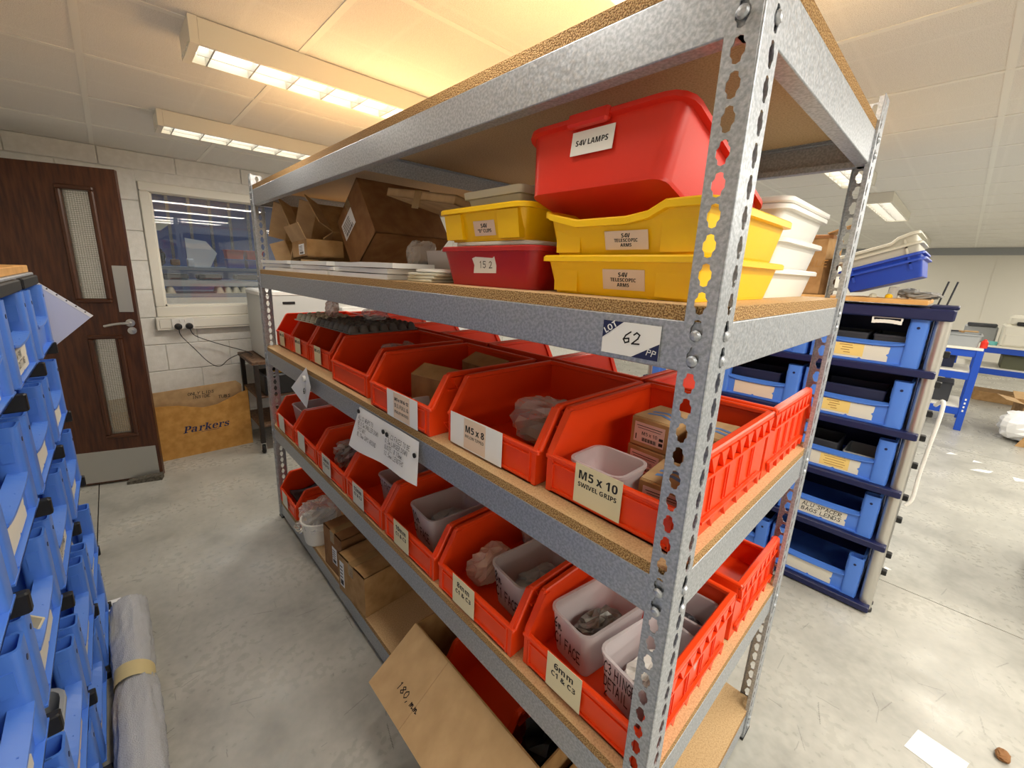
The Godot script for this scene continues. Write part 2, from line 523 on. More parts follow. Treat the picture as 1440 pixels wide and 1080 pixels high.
func build_room() -> void:
	# floor slabs with saw-cut joints between them
	var s := mb()
	bx(s, Vector3(X0 - 0.2, -0.16, ZW - 0.2), Vector3(X1 + 0.2, -0.03, Z1 + 0.2))
	var fl := struct("floor", s, M.concrete)
	var cuts := [X0 - 0.2, -0.885, 2.38, 5.6, 8.9, X1 + 0.2]
	for i in cuts.size() - 1:
		s = mb()
		bx(s, Vector3(cuts[i] + 0.003, -0.03, ZW - 0.2), Vector3(cuts[i + 1] - 0.003, 0.0, Z1 + 0.2))
		obj("slab", s, M.concrete, fl)
	# ceiling: deck, tiles and grid
	s = mb()
	bx(s, Vector3(X0 - 0.2, YC + 0.03, ZW - 0.2), Vector3(X1 + 0.2, YC + 0.2, Z1 + 0.2))
	var ce := struct("ceiling", s, M.tbar)
	var g := 0.633
	var tm := mb()
	cbox(tm, Vector3(0, 0.0, 0), Vector3(g - 0.012, 0.014, g - 0.012), 0.004)
	var tmesh := fin(tm, M.tile)
	var xs := []
	var x := 0.026 - 3 * g
	while x < X1 + g:
		xs.append(x)
		x += g
	var zs := []
	var z := ZW
	while z < Z1 + g:
		zs.append(z)
		z += g
	for i in xs.size() - 1:
		for j in zs.size() - 1:
			put("ceiling_tile", tmesh, ce, Transform3D(Basis.IDENTITY, Vector3(xs[i] + g / 2, YC + 0.009, zs[j] + g / 2)))
	for v in xs:
		s = mb()
		bx(s, Vector3(v - 0.012, YC - 0.001, ZW), Vector3(v + 0.012, YC + 0.03, Z1))
		obj("grid_bar", s, M.tbar, ce)
	for v in zs:
		s = mb()
		bx(s, Vector3(X0, YC - 0.0005, v - 0.012), Vector3(X1, YC + 0.029, v + 0.012))
		obj("grid_bar", s, M.tbar, ce)
	# plain walls out of the picture and the white wall far down the room
	s = mb()
	bx(s, Vector3(X0 - 0.2, 0, ZW - 0.2), Vector3(X0, YC + 0.1, Z1 + 0.2))
	struct("wall_left", s, M.paint)
	s = mb()
	bx(s, Vector3(X0, 0, Z1), Vector3(X1, YC + 0.1, Z1 + 0.2))
	struct("wall_near", s, M.paint)
	s = mb()
	bx(s, Vector3(X1, 0, ZW - 0.2), Vector3(X1 + 0.2, YC + 0.1, Z1 + 0.2))
	var wr := struct("wall_right", s, M.trim)
	s = mb()
	bx(s, Vector3(X1 - 0.03, 2.27, ZW), Vector3(X1, 2.41, Z1))
	obj("coving", s, M.grey_plastic, wr)
	for k in 7:
		s = mb()
		bx(s, Vector3(X1 - 0.012, 0, -3.15 + k * 1.22), Vector3(X1, 2.27, -3.12 + k * 1.22))
		obj("cover_strip", s, M.trim, wr)
	for a in LAMPS:
		strip_light(a[0], a[1])

func lamp_name(x: float, z: float) -> String:
	if x < 0 and z < -2.5:
		return "white louvred strip light nearest the block wall with the window"
	if x < 0 and z < -1.0:
		return "white louvred strip light casting shade on ceiling, second from the block wall"
	if x < 0 and z < 0:
		return "white louvred strip light directly above the top board of the shelving rack"
	if x > 4 and x < 5 and z < 0:
		return "louvred strip light seen beyond the rack, above the tilted grey trays"
	if x > 8 and x < 9 and z < 0:
		return "farthest louvred strip light, close to the white end wall"
	return "unseen white louvred strip light outside the picture, some of these added for brightness"

func strip_light(x: float, z: float) -> void:
	var t := thing("strip_light", lamp_name(x, z), "ceiling light", Vector3(x, YC, z), Basis.IDENTITY, "louvred strip lights on the ceiling")
	var w := 0.2
	var s := mb()
	bx(s, Vector3(0.015, -0.0145, -w / 2 + 0.017), Vector3(LAMP_LEN - 0.001, -0.001, w / 2 - 0.017))
	for q in [-1, 1]:
		box(s, Vector3(LAMP_LEN / 2 + 0.007, -0.041, q * (w / 2 - 0.008)), Vector3(LAMP_LEN - 0.016, 0.08, 0.016))
	obj("housing", s, M.fitting, t)
	for q in 2:
		s = mb()
		bx(s, Vector3(-0.012 if q == 0 else LAMP_LEN, -0.084, -w / 2 - 0.002), Vector3(0.014 if q == 0 else LAMP_LEN + 0.012, 0, w / 2 + 0.002))
		for k in 4:
			box(s, Vector3(-0.013 if q == 0 else LAMP_LEN + 0.013, -0.078, -0.06 + k * 0.04), Vector3(0.006, 0.006, 0.03))
		obj("end_cap", s, M.fitting, t)
	s = mb()
	bx(s, Vector3(0.03, -0.05, -0.078), Vector3(LAMP_LEN - 0.03, -0.046, 0.078))
	obj("lamp_diffuser", s, M.glow, t)
	for k in 11:
		s = mb()
		box(s, Vector3(0.06 + k * (LAMP_LEN - 0.12) / 10, -0.066, 0), Vector3(0.005, 0.03, 0.168))
		obj("louvre_blade", s, M.alu, t)
	s = mb()
	box(s, Vector3(LAMP_LEN / 2, -0.066, 0), Vector3(LAMP_LEN - 0.04, 0.03, 0.004))
	obj("louvre_rail", s, M.alu, t)

func build_far_wall() -> void:
	# painted block wall with a window opening; blocks are laid proud of recessed joints
	var wx0 := -0.385; var wx1 := 1.25; var wy0 := 1.145; var wy1 := 2.2
	var s := mb()
	bx(s, Vector3(X0, 0, ZW - 0.2), Vector3(wx0, YC + 0.05, ZW - 0.012))
	bx(s, Vector3(wx1, 0, ZW - 0.2), Vector3(X1, YC + 0.05, ZW - 0.012))
	bx(s, Vector3(wx0, 0, ZW - 0.2), Vector3(wx1, wy0, ZW - 0.012))
	bx(s, Vector3(wx0, wy1, ZW - 0.2), Vector3(wx1, YC + 0.05, ZW - 0.012))
	var w := struct("wall_far", s, M.paint)
	var bh := 0.228
	var bw := 0.46
	var rng := RandomNumberGenerator.new()
	rng.seed = 61
	var cache := {}
	for r in 11:
		var y0 := r * bh
		var y1 := minf(y0 + bh, YC)
		var x := X0 - (0.23 if r % 2 else 0.0) - 0.05
		while x < 4.2:
			var spans := []
			var a := maxf(x, X0)
			var b := x + bw
			if y1 > wy0 + 0.02 and y0 < wy1 - 0.02:
				if b > wx0 and a < wx0:
					spans.append([a, wx0])
				elif a < wx1 and b > wx1:
					spans.append([wx1, b])
				elif b <= wx0 or a >= wx1:
					spans.append([a, b])
			else:
				spans.append([a, b])
			for q in spans:
				var yy0 := y0
				var yy1 := y1
				if q[1] > wx0 + 0.01 and q[0] < wx1 - 0.01:
					if yy0 < wy0 and yy1 > wy0:
						yy1 = wy0
					if yy1 > wy1 and yy0 < wy1:
						yy0 = wy1
				if q[1] - q[0] < 0.02 or yy1 - yy0 < 0.015:
					continue
				s = mb()
				cbox(s, Vector3((q[0] + q[1]) / 2, (yy0 + yy1) / 2, ZW - 0.007), Vector3(q[1] - q[0] - 0.005, yy1 - yy0 - 0.005, 0.014 + rng.randf_range(-0.002, 0.001)), 0.004)
				obj("block", s, M.paint, w)
			x += bw
	# window
	s = mb()
	var fz := ZW + 0.012
	for q in [[wx0, wx1, wy1 - 0.07, wy1], [wx0, wx1, wy0, wy0 + 0.085], [wx0, wx0 + 0.066, wy0 + 0.085, wy1 - 0.07], [wx1 - 0.066, wx1, wy0 + 0.085, wy1 - 0.07]]:
		cbox(s, Vector3((q[0] + q[1]) / 2, (q[2] + q[3]) / 2, ZW - 0.06), Vector3(q[1] - q[0], q[3] - q[2], 0.15), 0.006)
	var win := struct("window_1", s, M.trim)
	s = mb()
	for q in [[wx0 + 0.05, wx1 - 0.05, wy1 - 0.075, wy1 - 0.055], [wx0 + 0.05, wx1 - 0.05, wy0 + 0.08, wy0 + 0.1], [wx0 + 0.055, wx0 + 0.08, wy0 + 0.08, wy1 - 0.06], [wx1 - 0.08, wx1 - 0.055, wy0 + 0.08, wy1 - 0.06]]:
		bx(s, Vector3(q[0], q[2], ZW - 0.09), Vector3(q[1], q[3], ZW - 0.03))
	obj("glazing_bead", s, M.trim, win)
	s = mb()
	box(s, Vector3((wx0 + wx1) / 2, (wy0 + wy1) / 2, ZW - 0.07), Vector3(wx1 - wx0 - 0.12, wy1 - wy0 - 0.13, 0.006))
	obj("pane", s, M.glass, win)
	# cable trunking and double socket under the window
	var tr := thing("cable_trunking", "white plastic cable trunking running along the wall under the window", "trunking", Vector3(0, 0, ZW))
	s = mb()
	cbox(s, Vector3(1.4, 1.09, 0.028), Vector3(3.6, 0.108, 0.056), 0.005)
	obj("duct", s, M.trim, tr)
	s = mb()
	cbox(s, Vector3(1.4, 1.09, 0.057), Vector3(3.56, 0.072, 0.008), 0.003)
	obj("cover", s, M.trim, tr)
	var so := thing("double_socket", "white double power socket on the trunking under the window", "socket", Vector3(-0.225, 1.09, ZW + 0.06))
	s = mb()
	cbox(s, Vector3(0, 0, 0.005), Vector3(0.152, 0.09, 0.01), 0.004)
	obj("faceplate", s, M.white_plastic, so)
	for q in [-1, 1]:
		s = mb()
		cbox(s, Vector3(q * 0.017, 0.024, 0.012), Vector3(0.012, 0.02, 0.006), 0.002)
		obj("rocker_switch", s, M.white_plastic, so)
	var ends := [[Vector3(-0.26, 1.05, ZW + 0.1), [Vector3(-0.26, 1.05, ZW + 0.1), Vector3(-0.25, 0.99, ZW + 0.1), Vector3(-0.17, 0.87, ZW + 0.08), Vector3(-0.08, 0.74, ZW + 0.07), Vector3(0.0, 0.69, ZW + 0.07), Vector3(0.08, 0.76, ZW + 0.1), Vector3(0.17, 0.84, ZW + 0.3), Vector3(0.19, 0.826, ZW + 0.42)], "black plug with the long drooping cable"], [Vector3(-0.185, 1.055, ZW + 0.1), [Vector3(-0.185, 1.055, ZW + 0.1), Vector3(-0.16, 0.99, ZW + 0.09), Vector3(-0.06, 0.93, ZW + 0.07), Vector3(0.08, 0.868, ZW + 0.09), Vector3(0.18, 0.845, ZW + 0.28), Vector3(0.21, 0.826, ZW + 0.36)], "black plug with the straighter cable"]]
	for e in ends:
		var p := thing("power_plug", e[2] + ", plugged into the white double socket", "plug", Vector3.ZERO, Basis.IDENTITY, "plugs in the wall socket")
		s = mb()
		lathe(s, [[0.0, 0.0], [0.026, 0.0], [0.027, 0.02], [0.022, 0.036], [0.008, 0.04]], Transform3D(Basis(Vector3(1, 0, 0), PI / 2), Vector3(e[0].x, 1.068, ZW + 0.07)), 16)
		obj("plug_body", s, M.black, p)
		s = mb()
		tube(s, smooth_path(e[1]), 0.0035, 6)
		obj("cable", s, M.black, p)

func build_room_beyond() -> void:
	# the workshop seen through the window
	var back := mat(c8(84, 114, 184), 0.7)
	var bc := mat(c8(78, 98, 146), 0.7)
	var s := mb()
	bx(s, Vector3(-4.0, 0, -11.2), Vector3(7.0, 3.4, -11.0))
	struct("wall_beyond", s, back)
	s = mb()
	bx(s, Vector3(-4.0, 3.2, -11.0), Vector3(7.0, 3.4, ZW - 0.2))
	var ce := struct("ceiling_beyond", s, bc)
	for k in 7:
		s = mb()
		bx(s, Vector3(-4, 3.1, -5.2 - k * 0.8), Vector3(7, 3.2, -5.12 - k * 0.8))
		obj("roof_rib", s, M.grey_plastic, ce)
	s = mb()
	bx(s, Vector3(-4.2, 0, -11.2), Vector3(-4.0, 3.4, ZW - 0.2))
	bx(s, Vector3(7.0, 0, -11.2), Vector3(7.2, 3.4, ZW - 0.2))
	struct("wall_beyond_side", s, back)
	s = mb()
	bx(s, Vector3(-4.2, -0.16, -11.2), Vector3(7.2, 0, ZW - 0.2))
	struct("floor_beyond", s, M.concrete)
	for k in 2:
		var l := AreaLight3D.new()
		l.name = "workshop_lamp"
		l.area_size = Vector2(2.4, 0.18)
		l.light_energy = 0.7
		l.light_color = Color(0.78, 0.88, 1.0)
		l.shadow_enabled = true
		l.area_range = 12.0
		add_child(l, true)
		l.rotation = Vector3(-PI / 2, 0, 0)
		l.position = Vector3(0.9, 2.99, -6.6 - k * 2.2)
		var t := thing("batten_light", "slim workshop strip light seen through the window, %s" % ["closer one", "farther one"][k], "ceiling light", Vector3(0.9, 3.06, -6.6 - k * 2.2), Basis.IDENTITY, "strip lights of the workshop")
		s = mb()
		box(s, Vector3(0, 0.02, 0), Vector3(2.5, 0.04, 0.14))
		obj("housing", s, M.fitting, t)
		s = mb()
		box(s, Vector3(0, -0.025, 0), Vector3(2.4, 0.05, 0.08))
		obj("lamp_tube", s, M.glow, t)
	# posts and lines of the workshop
	for k in 5:
		s = mb()
		bx(s, Vector3(0.15 + k * 0.28, 0, -8.52), Vector3(0.19 + k * 0.28, 3.2, -8.48))
		tag(obj("steel_upright", s, M.steel), "thin grey steel upright of the workshop, number %s from the window edge" % ["one", "two", "three", "four", "five"][k], "upright", "uprights seen through the window")
	var cab := thing("workshop_cabinet", "long grey row of cabinets deep in the workshop behind the window", "cabinet", Vector3(1.2, 0, -7.2))
	s = mb()
	bx(s, Vector3(-3.4, 0, -0.5), Vector3(3.4, 1.48, 0.2))
	obj("body", s, M.cab_blue, cab)
	s = mb()
	bx(s, Vector3(-3.42, 1.48, -0.52), Vector3(3.42, 1.52, 0.24))
	obj("counter_top", s, M.grey_plastic, cab)
	for k in 6:
		s = mb()
		cbox(s, Vector3(-2.8 + k * 1.1, 0.74, 0.206), Vector3(1.04, 1.3, 0.012), 0.003)
		obj("door", s, M.cab_blue, cab)
	var wb := thing("notice_board", "pale angled board standing on the cabinets seen through the window", "board", Vector3(0.36, 1.5205, -7.2))
	s = mb()
	prism(s, PackedVector2Array([Vector2(-0.16, 0), Vector2(0.1, 0), Vector2(0.2, 0.2), Vector2(0.08, 0.36), Vector2(-0.16, 0.39)]), 0.03)
	obj("panel", s, M.trim, wb)
	var wp := thing("lit_shape", "small cream panel painted as a bright lit shape in the workshop", "sign", Vector3(0.02, 2.1, -7.9))  # bright lit shape beyond the window, put in as a cream panel
	s = mb()
	prism(s, PackedVector2Array([Vector2(-0.11, -0.08), Vector2(-0.02, -0.08), Vector2(0.12, 0.04), Vector2(0.11, 0.08), Vector2(-0.11, 0.08)]), 0.01)
	obj("lit_shape_panel", s, M.card_cream, wp)
	var names := ["red crate next to the pale board, upper layer", "red crate at the rack side, upper layer", "blue crate next to the pale board, lower layer", "blue crate at the rack side, lower layer"]
	for k in 4:
		var t := thing("storage_crate", names[k] + ", behind the window", "crate", Vector3(0.76 + 0.26 * (k % 2), 1.521 + (0.13 if k < 2 else 0.0), -7.15), Basis.IDENTITY, "crates in the workshop")
		s = mb()
		tray_shape(s, 0.25, 0.25, 0.128, 0.015)
		obj("crate_body", s, M.red_tote if k < 2 else M.blue_deep, t)
	for k in 3:
		var t := thing("bench_machine", ["dark bushy cable bundle at the window's edge, on the cabinets", "brown low box on the cabinets behind the window", "small white device on the cabinets behind the window"][k], "equipment", Vector3(-0.12 + 0.17 * k, 1.5205, -7.1), Basis.IDENTITY, "equipment on the cabinets")
		s = mb()
		if k == 0:
			crumple(s, Vector3(0, 0.12, 0), Vector3(0.08, 0.12, 0.08), 33, 0.8)
		else:
			cbox(s, Vector3(0, 0.056, 0), Vector3(0.13 - 0.03 * k, 0.05 + 0.03 * k, 0.12), 0.01)
		obj("casing", s, [M.black, M.card_dark, M.white_plastic][k], t)
	# bench with a long machine cover right behind the window
	var b := thing("machine_bench", "grey bench with pale front rail just behind the window", "bench", Vector3(0.4, 0, -4.95))
	s = mb()
	bx(s, Vector3(-0.9, 1.28, -0.32), Vector3(1.1, 1.31, 0.3))
	obj("bench_top", s, M.grey_plastic, b)
	s = mb()
	bx(s, Vector3(-0.9, 1.18, 0.28), Vector3(1.1, 1.275, 0.31))
	obj("front_rail", s, M.trim, b)
	for q in [-0.8, 1.0]:
		s = mb()
		bx(s, Vector3(q - 0.03, 0, -0.03), Vector3(q + 0.03, 1.28, 0.03))
		obj("leg", s, M.steel, b)
	var mc := thing("machine_cover", "long flat grey machine lid lying on egg trays behind the window", "machine", Vector3(0.08, 1.375, -4.9))
	s = mb()
	prism(s, PackedVector2Array([Vector2(-0.5, 0), Vector2(0.62, 0), Vector2(0.62, 0.022), Vector2(0.3, 0.05), Vector2(-0.5, 0.06)]), 0.4)
	obj("lid", s, M.grey_plastic, mc)
	for q in [-0.25, 0.02, 0.34]:
		s = mb()
		cbox(s, Vector3(q, 0.085, 0), Vector3(0.2, 0.05, 0.16), 0.01)
		obj("black_block", s, M.black, mc)
	for q in 2:
		var t := thing("egg_tray", "pale moulded egg tray under the grey machine lid, %s" % ["shorter stack", "longer stack"][q], "tray", Vector3([-0.3, 0.33][q], 1.31, -4.8), Basis.IDENTITY, "egg trays behind the window")
		egg_tray(t, 3 + q * 3, 3, 0.07, M.cream)
	var c := thing("carton", "small brown carton standing on the bench behind the window", "box", Vector3(0.86, 1.3105, -4.75))
	s = mb()
	cbox(s, Vector3(0, 0.1, 0), Vector3(0.24, 0.2, 0.2), 0.004)
	obj("carton_body", s, M.card_light, c)

func egg_tray(t: Node, nx: int, nz: int, p: float, m: Material, k := 1.0) -> void:
	var s := mb()
	for i in nx:
		for j in nz:
			var o := Vector3((i - (nx - 1) / 2.0) * p, 0, (j - (nz - 1) / 2.0) * p)
			lathe(s, [[p * 0.5, 0.002], [p * 0.46, 0.02 * k], [p * 0.3, 0.052 * k], [p * 0.12, 0.062 * k], [0.001, 0.063 * k]], Transform3D(Basis.IDENTITY, o), 8)
	obj("cups", s, m, t)
	s = mb()
	box(s, Vector3(0, 0.003, 0), Vector3(nx * p, 0.006, nz * p))
	obj("tray_base", s, m, t)

func build_door() -> void:
	var P := Vector3(-0.524, 0.012, -3.62)
	var d := Vector3(-0.9568, 0, -0.2906).normalized()
	# local axes: x runs from the hinge side to the handle side, z faces the room
	var bs := Basis(-d, Vector3.UP, (-d).cross(Vector3.UP))
	var W := 0.93
	var H := 2.155
	var o := Node3D.new()
	o.name = "door_1"
	add_child(o)
	o.transform = Transform3D(bs, P + d * W)
	o.set_meta("kind", "structure")
	o.set_meta("label", "brown wooden door standing open with two wired glass panes")
	var hi: Array[Rect2] = [Rect2(W - 0.284, 1.325, 0.14, 0.69), Rect2(W - 0.262, 0.36, 0.136, 0.7)]
	var s := mb()
	var T := 0.044
	var xa: float = hi[0].position.x
	var xb: float = hi[0].end.x
	bx(s, Vector3(0, 0, -T), Vector3(xa, H, 0))
	bx(s, Vector3(xb, 0, -T), Vector3(W, H, 0))
	bx(s, Vector3(xa, hi[0].end.y, -T), Vector3(xb, H, 0))
	bx(s, Vector3(xa, hi[1].end.y, -T), Vector3(xb, hi[0].position.y, 0))
	bx(s, Vector3(xa, 0, -T), Vector3(xb, hi[1].position.y, 0))
	obj("door_leaf", s, M.wood, o)
	for r in hi:
		s = mb()
		var b := 0.024
		for q in [[r.position.x - b, r.end.x + b, r.end.y - 0.004, r.end.y + b], [r.position.x - b, r.end.x + b, r.position.y - b, r.position.y + 0.004], [r.position.x - b, r.position.x + 0.004, r.position.y, r.end.y], [r.end.x - 0.004, r.end.x + b, r.position.y, r.end.y]]:
			cbox(s, Vector3((q[0] + q[1]) / 2, (q[2] + q[3]) / 2, -T / 2), Vector3(q[1] - q[0], q[3] - q[2], T + 0.03), 0.007)
		var fr := obj("vision_panel", s, M.wood_trim, o)
		s = mb()
		box(s, Vector3(r.get_center().x, r.get_center().y, -T / 2), Vector3(r.size.x, r.size.y, 0.006))
		obj("pane", s, M.wired, fr)
		s = mb()
		var k := r.position.x + 0.006
		while k < r.end.x:
			box(s, Vector3(k, r.get_center().y, -T / 2 + 0.0035), Vector3(0.0013, r.size.y, 0.0008))
			k += 0.0125
		k = r.position.y + 0.006
		while k < r.end.y:
			box(s, Vector3(r.get_center().x, k, -T / 2 + 0.0035), Vector3(r.size.x, 0.0013, 0.0008))
			k += 0.0125
		obj("wire_mesh", s, M.wire, fr)
	s = mb()
	cbox(s, Vector3(W / 2 - 0.01, 0.128, 0.001), Vector3(W - 0.02, 0.235, 0.003), 0.001)
	obj("kick_plate", s, M.brushed, o)
	s = mb()
	cbox(s, Vector3(W - 0.056, 1.395, 0.001), Vector3(0.078, 0.31, 0.003), 0.001)
	obj("push_plate", s, M.brushed, o)
	s = mb()
	var hc := Vector3(W - 0.045, 1.165, 0)
	lathe(s, [[0.026, 0.0], [0.026, 0.008], [0.011, 0.01], [0.011, 0.048], [0.0, 0.05]], Transform3D(Basis(Vector3(1, 0, 0), PI / 2), hc), 18)
	tube(s, smooth_path([hc + Vector3(0, 0, 0.045), hc + Vector3(-0.03, 0.002, 0.05), hc + Vector3(-0.08, -0.004, 0.05), hc + Vector3(-0.13, -0.016, 0.046)]), 0.009, 10)
	obj("lever_handle", s, M.alu, o)
	s = mb()
	lathe(s, [[0.025, 0.0], [0.025, 0.009], [0.01, 0.011], [0.009, 0.02], [0.0, 0.021]], Transform3D(Basis(Vector3(1, 0, 0), PI / 2), hc + Vector3(0.004, -0.054, 0)), 18)
	obj("lock_cylinder", s, M.alu, o)
	for y in [0.25, 1.05, 1.9]:
		s = mb()
		lathe(s, [[0.008, -0.05], [0.008, 0.05]], Transform3D(Basis.IDENTITY, Vector3(-0.006, y, 0.004)), 8)
		obj("hinge", s, M.brushed, o)
	s = mb()
	bx(s, P + d * W + Vector3(-0.09, -0.012, -0.09), P + d * W + Vector3(-0.012, H + 0.03, -0.02))
	tag(struct("trim_1", s, M.wood), "dark brown door jamb post", "")
	var w := thing("door_wedge", "worn grey wooden wedge on the floor holding the door open", "door wedge", P + d * 0.1 + bs.z * 0.035 + Vector3(0, -0.012, 0), bs)
	s = mb()
	prism(s, PackedVector2Array([Vector2(-0.1, 0), Vector2(0.105, 0), Vector2(0.105, 0.042), Vector2(-0.1, 0.02)]), 0.06)
	obj("wedge_block", s, tex(noise_tex(0.02, 71, [c8(66, 62, 54), c8(108, 102, 90)], [0.2, 0.8]), 4.0, 0.85), w)

# ---------------------------------------------------------------- the shelving rack
func slot_flange(s: SurfaceTool, w: float, y0: float, y1: float, cu: float, t: Transform3D) -> void:
	# a flange in the plane (u, y) with a column of key-shaped slots; thickness along t's z
	var pitch := 0.0395
	var n := int((y1 - y0) / pitch)
	var p := (y1 - y0) / n
	var hole := []
	for q in [[0.0, 0.0165], [0.0052, 0.0145], [0.006, 0.0085], [0.0092, 0.0045], [0.0092, -0.0045], [0.006, -0.0085], [0.0052, -0.0145], [0.0, -0.0165], [-0.0052, -0.0145], [-0.006, -0.0085], [-0.0092, -0.0045], [-0.0092, 0.0045], [-0.006, 0.0085], [-0.0052, 0.0145]]:
		hole.append(Vector2(q[0], q[1]))
	var th := 0.0022
	for i in n:
		var cy := y0 + (i + 0.5) * p
		var outer := []
		for q in hole:
			var v: Vector2 = q
			var a := v
			var hw := (w - cu) if a.x >= 0 else cu
			if absf(a.x) < 0.001:
				outer.append(Vector2(cu, cy + signf(a.y) * p / 2))
			elif absf(a.y) > 0.01:
				outer.append(Vector2(cu + signf(a.x) * hw, cy + signf(a.y) * p / 2))
			else:
				outer.append(Vector2(cu + signf(a.x) * hw, cy + a.y * 0.9))
		for j in hole.size():
			var k := (j + 1) % hole.size()
			var ha: Vector2 = Vector2(cu, cy) + hole[j]
			var hb: Vector2 = Vector2(cu, cy) + hole[k]
			var oa: Vector2 = outer[j]
			var ob: Vector2 = outer[k]
			for z in [th / 2, -th / 2]:
				quad(s, t * Vector3(oa.x, oa.y, z), t * Vector3(ob.x, ob.y, z), t * Vector3(hb.x, hb.y, z), t * Vector3(ha.x, ha.y, z))
			quad(s, t * Vector3(ha.x, ha.y, -th / 2), t * Vector3(ha.x, ha.y, th / 2), t * Vector3(hb.x, hb.y, th / 2), t * Vector3(hb.x, hb.y, -th / 2))
	for u in [0.0, w]:
		quad(s, t * Vector3(u, y0, -th / 2), t * Vector3(u, y1, -th / 2), t * Vector3(u, y1, th / 2), t * Vector3(u, y0, th / 2))

